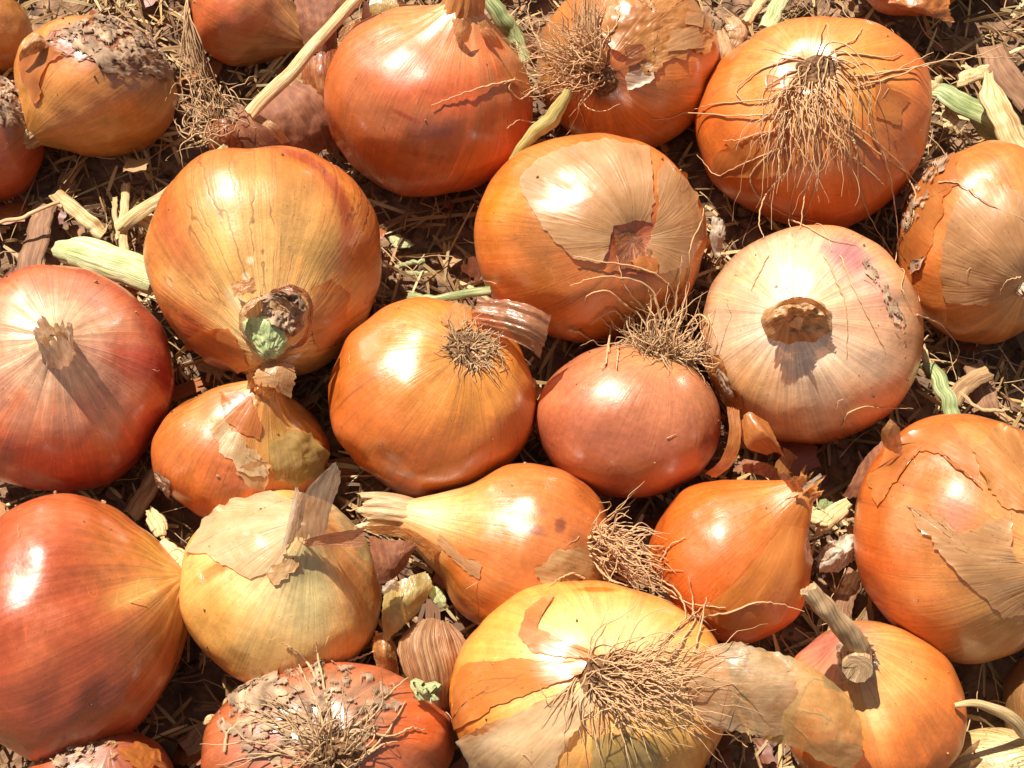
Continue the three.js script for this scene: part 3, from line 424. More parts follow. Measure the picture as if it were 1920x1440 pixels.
// long single roots followed on the photograph: they rest on the onions below and bridge the gaps
function traced(o, list, mat, r = 0.00042, off = 0.0012, name = 'root') {
  for (const px of list) {
    const zs = px.map((p) => { let z = Infinity; for (const q of ONIONS) { if (Math.hypot(p[0] - q.s.c[0], p[1] - q.s.c[1]) > 1.3 * Math.max(...q.s.r)) continue; const h = q.hit(p[0], p[1]); if (!h.miss) z = Math.min(z, h.z); } return z === Infinity ? null : z; });
    const ok = zs.map((z, i) => (z === null ? -1 : i)).filter((i) => i >= 0); if (!ok.length) continue;
    const pts = px.map((p, i) => { let z = zs[i]; if (z === null) { const a = ok.filter((k) => k < i).pop(), b = ok.find((k) => k > i); z = a === undefined ? zs[b] + 0.004 : b === undefined ? zs[a] + 0.004 : zs[a] + (zs[b] - zs[a]) * (i - a) / (b - a); } return atDepth(p[0], p[1], z - off - (p[2] ?? 0) / 1000); });
    const sd = rnd() * 50, c = catmull(pts, px.length * 9); c.forEach((p, i) => { p.x += 0.0005 * noise(i * 0.4, sd, 1); p.z += 0.0005 * noise(i * 0.4, sd, 5); p.y += 0.0003 * noise(i * 0.4, sd, 9); });
    const close = ONIONS.filter((q) => c.some((p) => q.gap(p) < 0.002)); for (const p of c) for (const q of close) q.push(p, r * 1.2);
    addPart(o.root, name, tubeGeo(c, (t) => r * 0.9 * (1.1 - 0.75 * t) * (1 + 0.25 * noise(sd, t * 22, 2)), 6), mat);
  }
}
// a loose or peeling sheet of dry skin through rows of points [x, y on the photograph, millimetres nearer than the anchor]
function sheetGeo(rows, q = {}) {
  const z0 = q.z ?? (q.h !== undefined ? depthOf(onPlane(...q.at, q.h)) : depthAt(...q.at)), nr = rows.length, sd = q.seed ?? rows[0][0][0] * 0.13, nu = q.nu ?? 40, nv = q.nv ?? 40;
  const R = rows.map((r) => new THREE.CatmullRomCurve3(r.map(([x, y, d]) => atDepth(x, y, z0 - (d ?? 0) / 1000)), false, 'centripetal'));
  const J = q.jag ?? 0.06, ck = q.crinkle ?? 0.0006, rib = q.rib ?? 0;
  const g0 = (u, v) => { const cs = R.map((c) => c.getPoint(clamp(u))); return nr === 1 ? cs[0] : new THREE.CatmullRomCurve3(cs, false, 'centripetal').getPoint(clamp(v)); };
  const g = gridGeo(nu, nv, (u, v) => {
    const e = (s, t) => J * (0.5 * noise(s * 5, sd, t) + 0.5 * noise(s * 14, sd, t + 4) + 0.3);
    const U = e(v, 1) * (1 - u) + u * (1 - e(v, 11)), W = e(u, 21) * (1 - v) + v * (1 - e(u, 31)); const p = g0(clamp(U), clamp(W));
    const s = 150, n = ck * (fbm(p.x * s + sd, p.y * s, p.z * s, 4) * 1.6) + rib * noise(U * 9 + sd, W * 0.7, 2); p.addScaledVector(Bv, n).addScaledVector(Uv, n * 0.6);
    return [p, U * (q.uv ?? 0.5), W * 0.8];
  });
  return g;
}
const flap = (o, name, mat, at, rows, q = {}) => addPart(o.root, name, sheetGeo(rows, { at, ...q }), mat);
const looseSkin = (label, mat, rows, q) => loose('loose_skin', sheetGeo(rows, q), mat, label, 'onion skin', 'loose dried skins between the onions');
function straw(label, pts, r, mat, q = {}) {      // pts: [x, y on the photograph, height above the ground in mm]
  const c = catmull(pts.map(([x, y, h]) => onPlane(x, y, h / 1000)), 26), sd = pts[0][0] * 0.17;
  c.forEach((p, i) => { p.x += 0.0009 * noise(i * 0.22, sd, 1); p.z += 0.0009 * noise(i * 0.22, sd, 6); p.y += 0.0004 * noise(i * 0.3, sd, 9); });
  const g = tubeGeo(c, (t) => r * (q.taper ? q.taper(t) : 1) * (1 + 0.08 * noise(sd, t * 9, 3)), 12, { flat: q.flat ?? 0.7, groove: (q.groove ?? 0.3) * 0.7, fray: q.fray ?? r * 0.55, seed: sd, up: V(0, 1, 0) });
  return loose(q.name ?? 'straw', g, mat, label, q.cat ?? 'straw', q.group ?? 'loose straws and stalks between the onions');
}
const leafTaper = (t) => Math.max(0.06, Math.sin(Math.PI * clamp(0.12 + t * 0.86)) ** 0.7);

// ---------------------------------------------------------------- skins, soil, necks and roots of each onion
const P_ = (str) => str.split(' ').map((s) => s.split(',').map(Number));
{ const o = O.crusted;
  o.layer('outer_skin', P_('33,118 52,92 92,94 120,101 92,118 82,138 77,165 73,190 58,178 42,150'), M.orange, { jag: 4, lift: 0.001 });
  o.layer('torn_skin', P_('70,96 110,62 170,36 240,38 290,70 318,120 280,132 215,128 175,112 140,108 110,104'), M.brown, { jag: 7, off: 0.0005, crinkle: 0.0007, holes: [-0.1, 7], rings: 40, even: 1 });
  o.layer('dirt_crust', P_('120,66 170,32 240,30 300,68 328,128 318,148 262,138 212,144 188,126 170,100 140,92'), M.dirt, { jag: 8, off: 0.0009, grain: 0.0011, holes: [-0.06, 9], rings: 60, even: 1 });
  flap(o, 'skin_flap', M.tan, [65, 108], [[[34, 116, 1], [60, 104, 2], [86, 94, 1]], [[40, 92, 6], [64, 80, 8], [86, 80, 5]], [[60, 62, 5], [74, 64, 6], [84, 72, 4]]]);
  neck(o, 'neck', { len: 0.009, r: 0.006, r1: 0.0045, mat: M.tan, jag: 0.5 });
}
{ const o = O.edgeLeft; o.layer('dirt_crust', P_('-60,160 -10,136 30,146 60,190 74,232 40,244 5,234 -40,226'), M.dirt, { jag: 6, off: 0.0006, grain: 0.0016, rings: 40, even: 1, holes: [-0.1, 9] }); }
{ const o = O.topLeft, b = cv(0.25, -1, 0.1);
  rootPlate(o, [352, 8], 0.006, M.plate);
  roots(o, { at: [352, 14], n: 46, disc: 0.006, len: [0.03, 0.052], r: [0.00032, 0.00052], bias: b, pull: 0.22, lean: 1.1, up: 0.3, curl: 0.3, sag: 0.1, mat: M.rootGrey, near: ['crusted'] });
  const tang = []; for (let i = 0; i < 70; i++) { const p = onPlane(rr(345, 440), rr(150, 265), rr(0.018, 0.034)); tang.push(strand(p, V(rr(-1, 1), rr(-0.6, 0.8), rr(-1, 1)), rr(0.008, 0.022), rr(0.0003, 0.0005), { curl: 0.9, sag: 0.08 }, [o])); }
  addPart(o.root, 'root_tangle', mergeGeometries(tang), M.rootGrey).userData.kind = 'stuff';
}
{ const o = O.redTop;
  neck(o, 'neck', { len: 0.022, r: 0.0098, r1: 0.0078, sink: 0.012, dir: [-0.05, 0.95, 0.2], mat: M.gold, jag: 0.15, pleat: 0.3, waist: 0.2 });
  flap(o, 'neck_shred', M.pale, [868, 66], [[[846, 30, 4], [866, 34, 8], [884, 30, 5]], [[850, 60, 3], [868, 62, 6], [886, 56, 3]], [[856, 80, 2], [866, 84, 3], [878, 78, 2]]], { jag: 0.12 });
  flap(o, 'neck_shred', M.gold, [915, 70], [[[893, 40, 4], [910, 36, 6]], [[905, 66, 4], [930, 64, 5]], [[925, 90, 1], [950, 96, 1]]], { jag: 0.12 });
}
{ const o = O.rootyTop;
  o.layer('outer_skin', P_('1130,-14 1230,-20 1320,10 1338,70 1325,100 1290,96 1240,118 1215,148 1190,118 1150,92 1120,60'), M.gold, { jag: 8, lift: 0.0016, crinkle: 0.0014, rings: 40 });
  o.layer('outer_skin', P_('985,120 1010,60 1060,30 1110,70 1100,130 1080,190 1040,210 1000,180'), M.gold, { jag: 7, lift: 0.0012, crinkle: 0.001 });
  o.layer('skin_scrap', P_('1282,26 1316,24 1312,54 1279,48'), M.pale, { jag: 2, off: 0.0022, lift: 0.0014 });
  o.layer('skin_scrap', P_('1256,58 1302,50 1316,90 1246,98'), M.pale, { jag: 3, off: 0.002, lift: 0.0012 });
  o.layer('skin_scrap', P_('1172,142 1212,118 1224,144 1204,160 1178,166'), M.white, { jag: 3, off: 0.0012, lift: 0.0016 });
  o.layer('skin_scrap', P_('1168,82 1205,84 1212,112 1176,122'), M.brown, { jag: 4, off: 0.0012, lift: 0.0016, crinkle: 0.001 });
  rootPlate(o, [1130, 150], 0.0075, M.plate, 0.003);
  roots(o, { at: [1112, 128], n: 115, disc: 0.007, len: [0.016, 0.038], r: [0.00032, 0.00054], bias: cv(-0.75, 0.45, 0.2), pull: 0.08, lean: 0.9, up: 0.8, curl: 0.65, sag: 0.02, spread: 0.9, wild: 0.6, near: ['redTop'] });
  roots(o, { name: 'root_bundle', at: [1100, 120], n: 44, disc: 0.005, len: [0.022, 0.032], r: [0.00036, 0.00058], bias: cv(0.03, 1, 0.25), pull: 0.3, lean: 1.6, up: 0.5, curl: 0.14, sag: 0, spread: 0.4, wild: 0.15 });
  traced(o, [P_('1060,145 1020,165 990,158 965,150 940,160'), P_('1045,150 1000,170 975,185 955,165 965,145'), P_('1075,160 1050,200 1030,225 1000,230 975,225 950,240'), P_('1090,160 1085,190 1098,240'), P_('965,150 910,162 860,178 810,198'), P_('1120,85 1150,55 1160,30 1152,15'), P_('1010,130 985,80 965,50 968,0'), P_('1030,110 1000,60 990,20 1000,-10')], M.root, 0.00048);
}
{ const o = O.mopRight;
  o.layer('outer_skin', P_('1462,246 1488,250 1482,290 1500,312 1440,330 1338,334 1336,290 1400,258'), M.orange, { jag: 3, lift: 0.0006 });
  o.layer('outer_skin', P_('1640,150 1706,186 1690,205 1686,236 1640,216'), M.orange, { jag: 3, lift: 0.0008 });
  o.layer('torn_skin', P_('1436,140 1462,146 1466,158 1440,166'), M.orange, { jag: 3, lift: 0.002 });
  rootPlate(o, [1530, 135], 0.0085, M.plate, 0.004);
  roots(o, { at: [1535, 140], n: 66, disc: 0.0085, len: [0.018, 0.046], r: [0.00026, 0.00046], bias: cv(0.03, -1, 0.02), pull: 0.15, lean: 0.9, up: 0.8, curl: 0.42, sag: 0.03, spread: 0.9, wild: 0.6, near: ['palePink'] });
  roots(o, { at: [1490, 190], n: 34, disc: 0.008, len: [0.014, 0.04], r: [0.00026, 0.00046], bias: cv(0.0, -1, 0.05), pull: 0.1, lean: 0.6, up: 0.6, curl: 0.42, sag: 0.03, wild: 0.6, near: ['palePink'] });
  traced(o, [P_('1590,143 1647,140 1697,123 1750,98'), P_('1600,143 1697,130 1763,115 1790,100 1840,108 1913,107'), P_('1600,163 1680,143 1747,117 1820,108 1880,85'), P_('1480,183 1397,190 1330,197 1297,207'), P_('1467,213 1380,217 1280,213 1220,225'), P_('1447,283 1407,333 1423,370 1467,400 1527,415'), P_('1480,317 1437,363 1423,417 1433,447'), P_('1580,233 1647,287 1700,330 1717,367 1710,417 1683,473 1690,540 1712,585'), P_('1600,263 1607,283 1610,343 1627,400 1673,477'), P_('1630,233 1663,310 1677,383 1685,467'), P_('1480,275 1460,280 1380,313 1343,328 1307,290'), P_('1480,240 1420,250 1385,262 1357,263'), P_('1557,97 1603,73 1617,50'), P_('1567,100 1667,107 1693,98'), P_('1497,107 1413,137 1380,173 1400,192'), P_('1540,200 1610,240 1680,300 1720,345'), P_('1510,215 1560,260 1640,330 1660,350'), P_('1500,280 1490,340 1480,400 1485,440'), P_('1525,290 1510,360 1500,430'), P_('1540,270 1530,350 1505,410 1560,470'), P_('1480,410 1510,425 1560,450 1610,460'), P_('1423,417 1390,440 1365,425')], M.root, 0.00042);
}
{ const o = O.edgeRight;
  o.layer('outer_skin', P_('1778,420 1800,372 1830,340 1880,350 1925,370 1932,470 1925,545 1850,572 1772,566 1764,510 1768,460'), M.pale, { jag: 4, lift: 0.0012, uv: 1 });
  o.layer('outer_skin', P_('1700,370 1740,310 1790,285 1800,345 1770,370 1772,395 1755,430 1745,470 1720,510 1700,500 1694,440'), M.orange, { jag: 4, lift: 0.001, off: 0.0005 });
  o.layer('dirt_crust', P_('1690,420 1702,360 1736,312 1776,286 1790,296 1756,340 1745,380 1720,410 1702,450'), M.dirt, { jag: 6, off: 0.0009, grain: 0.0012, rings: 26, even: 1, holes: [0.06, 10] });
  o.layer('dirt_crust', P_('1712,490 1738,478 1730,500 1712,512'), M.dirt, { jag: 3, off: 0.0007, grain: 0.001 });
  neck(o, 'root_stub', { at: [1918, 540], len: 0.006, r: 0.004, r1: 0.003, mat: M.white, jag: 0.4 });
  traced(o, [P_('1915,520 1890,525 1874,552'), P_('1760,340 1800,345 1850,380 1920,412'), P_('1720,590 1775,620 1798,660 1775,700')], M.root, 0.00034);
}
{ const o = O.centre;
  o.layer('outer_skin', P_('975,335 985,365 1003,400 1012,420 1045,455 1075,485 1128,490 1142,455 1150,425 1190,415 1218,418 1224,380 1222,330 1214,282 1150,262 1060,275 1000,308'), M.pale, { jag: 4, lift: 0.0016, center: [1110, 370], rings: 22, uv: 1 });
  o.layer('outer_skin', P_('1226,420 1206,478 1226,516 1290,500 1318,430 1296,350 1250,302 1228,330 1232,380'), M.pale, { jag: 4, lift: 0.0012, off: 0.0009, uv: 1 });
  o.layer('inner_skin', P_('1150,440 1200,440 1212,478 1200,505 1160,505'), M.brown, { jag: 5, lift: 0.0012, crinkle: 0.0014 });
  o.layer('inner_skin', P_('1178,486 1205,480 1232,490 1225,512 1190,508'), M.orange, { jag: 4, off: 0.0016, lift: 0.002, crinkle: 0.0012 });
}
{ const o = O.cutNeck, flesh = new THREE.MeshPhysicalMaterial({ name: 'green_flesh', map: dataTex((u, v) => { const n = fbm(u * 9, v * 14, 3, 4), m = noise(u * 40, v * 60, 1); const k = 1 + 0.35 * n + 0.15 * m; return [172 * k, 186 * k, 128 * k]; }, 256, 256, true), bumpMap: crumbTex, bumpScale: 0.001, roughness: 0.3, clearcoat: 0.6, clearcoatRoughness: 0.2 });
  o.layer('outer_skin', P_('585,535 622,520 655,550 650,600 625,640 598,655 580,600'), M.gold, { jag: 4, lift: 0.002 });
  o.layer('outer_skin', P_('350,640 385,612 430,612 458,655 462,690 430,705 395,680'), M.orange, { jag: 5, lift: 0.003, wrap: 0 });
  o.layer('cut_flesh', P_('450,606 468,588 505,592 536,618 540,642 520,664 500,668 470,648'), flesh, { jag: 3, off: 0.002, lift: 0, grain: 0.0016, rings: 24, even: 1 });
  o.layer('dried_core', P_('486,556 520,540 556,544 574,570 568,606 548,628 520,612 496,588'), M.dirt, { jag: 5, off: 0.001, lift: 0, grain: 0.006, rings: 26, even: 1 });
  o.layer('dried_core', P_('500,560 530,548 560,566 556,596 530,606 508,584'), M.tan, { jag: 6, off: 0.002, lift: 0.003, crinkle: 0.004 });
  flap(o, 'neck_rim', M.brown, [560, 600], [[[505, 548, 4], [545, 534, 8], [578, 546, 5], [588, 590, 4], [574, 640, 3], [520, 676, 2]], [[500, 556, 9], [540, 546, 13], [572, 558, 11], [578, 596, 11], [562, 636, 9], [512, 668, 6]]], { jag: 0.28, crinkle: 0.0016 });
  flap(o, 'neck_rim', M.tan, [450, 600], [[[500, 548, 4], [470, 560, 5], [448, 590, 5], [452, 630, 4], [490, 672, 4]], [[500, 556, 8], [476, 572, 9], [456, 596, 9], [462, 630, 8], [498, 664, 7]]], { jag: 0.3, crinkle: 0.0016 });
  flap(o, 'neck_shred', M.pale, [460, 560], [[[430, 530, 3], [452, 524, 6], [480, 520, 3]], [[438, 560, 4], [452, 556, 6], [482, 548, 4]]], { jag: 0.15, crinkle: 0.0014 });
  flap(o, 'neck_shred', M.white, [560, 660], [[[520, 678, 4], [545, 668, 6]], [[545, 680, 3], [568, 660, 5]], [[560, 672, 2], [580, 648, 2]]], { jag: 0.1 });
  flap(o, 'skin_flap', M.pale, [515, 700], [[[502, 668, 3], [526, 676, 5], [552, 684, 3]], [[474, 704, 5], [512, 700, 8], [556, 706, 4]], [[468, 722, 4], [508, 728, 8], [548, 752, 3]]], { jag: 0.1, crinkle: 0.0002, uv: 0.15, z: depthAt(500, 690) });
}
{ const o = O.redPink;
  neck(o, 'neck', { at: [108, 654], len: 0.012, r: 0.0062, r1: 0.0064, sink: 0.004, dir: [0.0, 0.7, 0.7], mat: M.white, jag: 0.4, pleat: 0.35 });
}
{ const o = O.smallCrackle;
  neck(o, 'neck', { len: 0.006, r: 0.0068, r1: 0.0062, sink: 0.006, dir: [0.15, 0.7, 0.7], mat: M.gold, jag: 0.5, pleat: 0.35 });
  o.layer('outer_skin', P_('506,826 540,806 580,812 606,850 606,890 560,908 508,898'), M.olive, { jag: 4, lift: 0.0018, crinkle: 0.0008 });
  o.layer('outer_skin', P_('440,884 470,862 494,866 500,890 496,925 460,905'), M.pale, { jag: 4, lift: 0.0018, crinkle: 0.0007 });
  o.layer('outer_skin', P_('412,740 436,732 470,745 490,800 486,826 450,812 424,790'), M.orange, { jag: 3, lift: 0.0014 });
  o.layer('outer_skin', P_('394,806 424,792 462,830 500,872 500,900 452,884 414,846'), M.cream, { jag: 7, lift: 0.0014, crinkle: 0.0006, off: 0.0004 });
  o.layer('dirt_crust', P_('296,880 318,900 330,950 316,960 296,920'), M.dirt, { jag: 4, off: 0.0006, grain: 0.0012, wrap: 0.1 });
}
{ const o = O.flapNeck;
  o.layer('outer_skin', P_('822,602 850,574 886,570 884,612 852,626'), M.gold, { jag: 4, lift: 0.002, crinkle: 0.0008 });
  flap(o, 'glassy_strip', M.clear, [885, 600], [[[880, 618, 1], [884, 590, 3], [893, 560, 1]], [[935, 632, 4], [945, 597, 8], [950, 560, 5]], [[985, 652, 6], [995, 612, 11], [1003, 575, 7]], [[1013, 674, 3], [1027, 630, 7], [1035, 592, 4]]], { rib: 0.0012, jag: 0.04 });
  rootPlate(o, [880, 655], 0.0095, M.plate, 0.002);
  roots(o, { at: [880, 652], n: 150, disc: 0.009, len: [0.004, 0.01], r: [0.00026, 0.0004], up: 0.6, spread: 1.1, curl: 0.8, sag: 0.02, wild: 0.5, mat: M.rootGrey });
  traced(o, [P_('890,650 920,640 958,648'), P_('900,655 925,670 948,692'), P_('885,660 912,690 934,720')], M.root, 0.00042);
}
{ const o = O.pinkSmall;
  rootPlate(o, [1238, 650], 0.0085, M.plate, 0.003);
  roots(o, { at: [1238, 646], n: 190, disc: 0.0125, len: [0.008, 0.022], r: [0.0003, 0.0005], up: 0.8, spread: 1.1, curl: 0.9, sag: 0.02, wild: 0.5, mat: M.rootGrey, bias: cv(0, 0.6, 0.4), lean: 0.4, pull: 0.02, near: ['centre', 'palePink'] });
  roots(o, { name: 'root_bundle', at: [1262, 628], n: 40, disc: 0.009, len: [0.018, 0.034], r: [0.0003, 0.0005], up: 0.8, curl: 0.5, wild: 0.6, bias: cv(0.1, 1, 0.3), lean: 0.9, pull: 0.06, near: ['centre', 'palePink'] });
  roots(o, { name: 'root_fringe', at: [1232, 652], n: 46, disc: 0.012, len: [0.006, 0.012], r: [0.0003, 0.0005], up: 0.4, spread: 1.2, curl: 0.4, wild: 0.4, mat: M.rootGrey, bias: cv(0.1, -1, 0.1), lean: 0.8, pull: 0.1 });
  traced(o, [P_('1267,600 1263,557 1233,517 1190,500 1123,490 1077,480'), P_('1240,600 1220,543 1163,520 1107,523 1070,535'), P_('1220,600 1173,573 1137,545 1100,556 1100,577'), P_('1215,610 1207,580 1170,533 1157,480'), P_('1065,618 1087,623 1110,638 1150,640'), P_('1140,660 1143,613 1123,593'), P_('1180,615 1150,583 1107,607'), P_('1285,600 1288,530 1296,460 1318,392'), P_('1265,590 1272,530 1280,480'), P_('1290,610 1310,590 1328,605 1322,635 1290,650'), P_('1150,640 1135,680 1128,690'), P_('1160,650 1156,690')], M.root, 0.00055, 0.002);
}
{ const o = O.palePink;
  o.layer('neck_stub', P_('1426,606 1436,584 1462,566 1500,560 1540,568 1562,590 1556,620 1530,640 1480,646 1440,634'), M.tan, { jag: 4, lift: 0, crinkle: 0.001, even: 1, rings: 22, curl: (q, v) => 0.0062 * (1 - v * v) * (0.75 + 0.9 * fbm(q.x * 13, q.y * 13, q.z * 13 + 4, 3)) });
  flap(o, 'neck_shred', M.pale, [1490, 606], [[[1428, 612, 2], [1446, 586, 3], [1490, 572, 4], [1534, 578, 3], [1558, 606, 2]], [[1434, 600, 7], [1454, 574, 9], [1492, 560, 10], [1532, 566, 9], [1558, 592, 6]], [[1442, 600, 10], [1460, 572, 13], [1492, 556, 14], [1530, 564, 12], [1556, 590, 8]]], { jag: 0.2, crinkle: 0.0012, uv: 0.3 });
  flap(o, 'neck_shred', M.tan, [1490, 606], [[[1446, 616, 3], [1480, 604, 5], [1520, 612, 3]], [[1454, 604, 9], [1484, 590, 11], [1516, 600, 9]]], { jag: 0.25, crinkle: 0.0014, uv: 0.3 });
  flap(o, 'neck_shred', M.cream, [1500, 620], [[[1476, 612, 5], [1500, 622, 6]], [[1484, 600, 9], [1506, 606, 10]], [[1496, 592, 13], [1508, 596, 14]]], { jag: 0.15, nu: 16, nv: 20 });
  o.layer('outer_skin', P_('1328,664 1352,664 1368,700 1388,735 1396,765 1366,758 1340,720'), M.gold, { jag: 4, lift: 0.0025, crinkle: 0.0012 });
  o.layer('dirt_crust', P_('1352,690 1372,706 1384,736 1372,744 1356,720'), M.dirt, { jag: 4, off: 0.0016, grain: 0.0016 });
  o.layer('dirt_crust', P_('1610,478 1636,500 1668,550 1694,606 1690,650 1672,600 1640,540 1616,505'), M.dirt, { jag: 5, off: 0.0005, grain: 0.001, holes: [0.05, 12], rings: 24, even: 1 });
  traced(o, [P_('1578,800 1590,775 1620,762 1660,765 1712,766'), P_('1545,480 1565,520 1582,560 1588,600 1587,670'), P_('1575,480 1600,540 1630,600 1660,660'), P_('1440,480 1425,510 1408,545'), P_('1330,590 1345,640 1340,664')], M.root, 0.00034, 0.0004);
}
{ const o = O.patchRight;
  o.layer('outer_skin', P_('1824,848 1848,918 1876,950 1930,956 1935,880 1915,830 1870,800'), M.gold, { jag: 6, lift: 0.002, uv: 1 });
  o.layer('outer_skin', P_('1700,948 1760,968 1800,1002 1850,980 1890,962 1898,1020 1905,1048 1940,1064 1945,1150 1880,1160 1830,1110 1770,1040'), M.pale, { jag: 6, lift: 0.0012, off: 0.0008, uv: 1 });
  o.layer('outer_skin', P_('1628,900 1668,850 1716,815 1776,792 1822,846 1842,920 1800,884 1760,850 1722,848 1700,880 1668,920 1650,950'), M.orange, { jag: 5, lift: 0.0016, center: [1740, 830], crinkle: 0.0005 });
  flap(o, 'skin_flap', M.gold, [1700, 845], [[[1652, 826, 2], [1662, 842, 3], [1696, 856, 0]], [[1653, 806, 7], [1668, 808, 8], [1690, 824, 3]], [[1670, 784, 9], [1678, 790, 9], [1688, 802, 6]]], {});
}
{ const o = O.paleGold;
  o.layer('outer_skin', P_('349,1040 380,985 440,938 500,924 556,936 560,985 536,1030 520,1070 470,1086 412,1056 380,1042'), M.cream, { jag: 5, lift: 0.0022, crinkle: 0.0006, uv: 1, rings: 22 });
  flap(o, 'standing_paper', M.white, [585, 1010], [[[556, 1016, 0], [585, 1012, 2], [614, 1004, 0]], [[560, 962, 12], [592, 950, 15], [620, 962, 12]], [[575, 918, 22], [605, 902, 25], [638, 906, 22]], [[618, 882, 28], [629, 864, 30], [640, 884, 28]]], { jag: 0.08, rib: 0.0008 });
  flap(o, 'standing_paper', M.white, [545, 1020], [[[524, 1040, 1], [540, 1022, 5], [556, 1010, 2]], [[538, 985, 7], [553, 966, 11], [568, 976, 8]], [[554, 906, 15], [563, 918, 16], [578, 926, 15]]], { jag: 0.12 });
  flap(o, 'paper_strip', M.clear, [590, 1020], [[[566, 1014, 2], [572, 1026, 3]], [[625, 998, 9], [630, 1024, 9]], [[686, 990, 13], [683, 1030, 13]]], { jag: 0.08 });
  o.layer('torn_skin', P_('500,1078 530,1046 556,1044 560,1062 540,1084 516,1096'), M.tan, { jag: 7, lift: 0.002, crinkle: 0.001 });
}
{ const o = O.longNeck;
  neck(o, 'neck', { len: 0.013, r: 0.0068, r1: 0.0066, sink: 0.009, dir: [-1, 0.02, 0.06], mat: M.cream, jag: 0.35, pleat: 0.3, waist: 0.1 });
  flap(o, 'neck_shred', M.gold, [800, 985], [[[690, 985, 4], [760, 990, 5], [830, 1030, 2]], [[690, 1000, 2], [755, 1012, 3], [815, 1055, 0]]], { jag: 0.1 });
  o.layer('outer_skin', P_('1000,1064 1050,1030 1110,1024 1160,1062 1160,1100 1090,1092 1040,1106 1010,1090'), M.tan, { jag: 6, lift: 0.0014, crinkle: 0.0006 });
  o.layer('outer_skin', P_('826,1000 860,1030 905,1060 900,1085 850,1050 824,1020'), M.pale, { jag: 4, lift: 0.001 });
  rootPlate(o, [1128, 1030], 0.006, M.plate, 0.002);
  roots(o, { at: [1128, 1022], n: 110, disc: 0.008, len: [0.012, 0.026], r: [0.0003, 0.0005], bias: cv(0.9, -0.4, 0.25), pull: 0.08, lean: 1.0, up: 0.9, curl: 0.6, sag: 0.03, wild: 0.4, mat: M.root, near: ['smoothOrange', 'bottomGold'] });
  traced(o, [P_('1150,1085 1210,1085 1260,1110 1300,1145 1350,1190'), P_('1170,1060 1230,1075 1262,1100 1285,1150 1250,1200'), P_('1290,1160 1345,1152 1420,1130 1460,1133 1508,1147'), P_('1180,1080 1240,1100 1290,1130 1360,1140'), P_('1160,1035 1170,1000 1168,965'), P_('1200,1040 1215,1000 1222,960'), P_('1095,1085 1075,1075 1050,1085 1030,1100'), P_('1240,1050 1260,1020 1285,1008')], M.root, 0.00046);
}
{ const o = O.smoothOrange;
  o.layer('outer_skin', P_('1470,985 1505,990 1522,1050 1508,1110 1460,1165 1390,1190 1310,1150 1390,1080'), M.same, { jag: 2, lift: 0.0004, crinkle: 0.0001 });
  neck(o, 'neck', { len: 0.005, r: 0.005, r1: 0.0052, sink: 0.006, mat: M.gold, jag: 0.7, pleat: 0.4 });
  flap(o, 'neck_shred', M.clear, [1480, 920], [[[1454, 888, 8], [1470, 884, 8]], [[1470, 904, 6], [1486, 900, 6]], [[1488, 926, 2], [1500, 918, 2]]], { jag: 0.15 });
  flap(o, 'neck_shred', M.gold, [1490, 920], [[[1478, 894, 8], [1508, 892, 8]], [[1482, 908, 7], [1512, 904, 7]], [[1490, 924, 2], [1506, 926, 2]]], { jag: 0.2, crinkle: 0.0016 });
  flap(o, 'neck_shred', M.white, [1500, 920], [[[1500, 914, 5], [1506, 922, 5]], [[1520, 900, 8], [1525, 906, 8]], [[1538, 888, 9], [1541, 893, 9]]], { jag: 0.05, nu: 8 });
}
{ const o = O.bottomGold;
  o.layer('outer_skin', P_('850,1300 866,1248 930,1238 1000,1236 1100,1242 1092,1268 1000,1296 930,1325 868,1362 850,1370'), M.same, { jag: 4, lift: 0.0018, rings: 20, uv: 1 });
  o.layer('outer_skin', P_('850,1392 930,1352 1040,1308 1092,1292 1110,1330 1060,1400 1040,1450 940,1470 852,1440'), M.cream, { jag: 4, lift: 0.0022, rings: 20, uv: 1 });
  o.layer('skin_flap', P_('974,1192 984,1150 1010,1130 1046,1116 1016,1150 1010,1180 1080,1208 1130,1238 1060,1234 1000,1224'), M.gold, { jag: 3, lift: 0.0016, center: [1000, 1195], uv: 1 });
  o.layer('outer_skin', P_('1110,1380 1160,1370 1230,1390 1250,1440 1180,1460 1110,1440'), M.olive, { jag: 6, lift: 0.0016 });
  rootPlate(o, [1140, 1272], 0.009, M.plate, 0.003);
  roots(o, { at: [1150, 1272], n: 125, disc: 0.0085, len: [0.012, 0.038], r: [0.00022, 0.00042], bias: cv(1, -0.16, 0.1), pull: 0.09, lean: 0.9, up: 0.7, curl: 0.55, sag: 0.02, spread: 0.9, wild: 0.4, near: ['stemmed'] });
  roots(o, { name: 'root_fringe', at: [1125, 1285], n: 40, disc: 0.008, len: [0.008, 0.02], r: [0.00028, 0.0004], bias: cv(0.1, -1, 0.1), pull: 0.1, lean: 0.8, up: 0.4, curl: 0.3, wild: 0.4, mat: M.rootGrey });
  traced(o, [P_('1190,1230 1240,1200 1290,1160 1330,1130'), P_('1240,1260 1280,1200 1300,1130 1290,1080'), P_('1250,1290 1340,1285 1440,1280 1520,1270 1575,1280 1610,1268'), P_('1240,1300 1330,1320 1410,1340 1500,1330 1560,1345'), P_('1230,1310 1300,1340 1360,1370 1400,1400'), P_('1250,1280 1330,1270 1400,1290 1470,1330 1520,1390 1570,1430'), P_('1300,1230 1312,1180 1325,1120'), P_('1300,1370 1340,1400 1365,1440')], M.root, 0.00046, 0.002);
}
const wide = paper('#cba868', '#ab8344', '#e6cf9c', 23, { through: 0.6, rough: 0.4, coat: 0.6, cr: 0.18, k: 0.5, bump: 0.0003 });
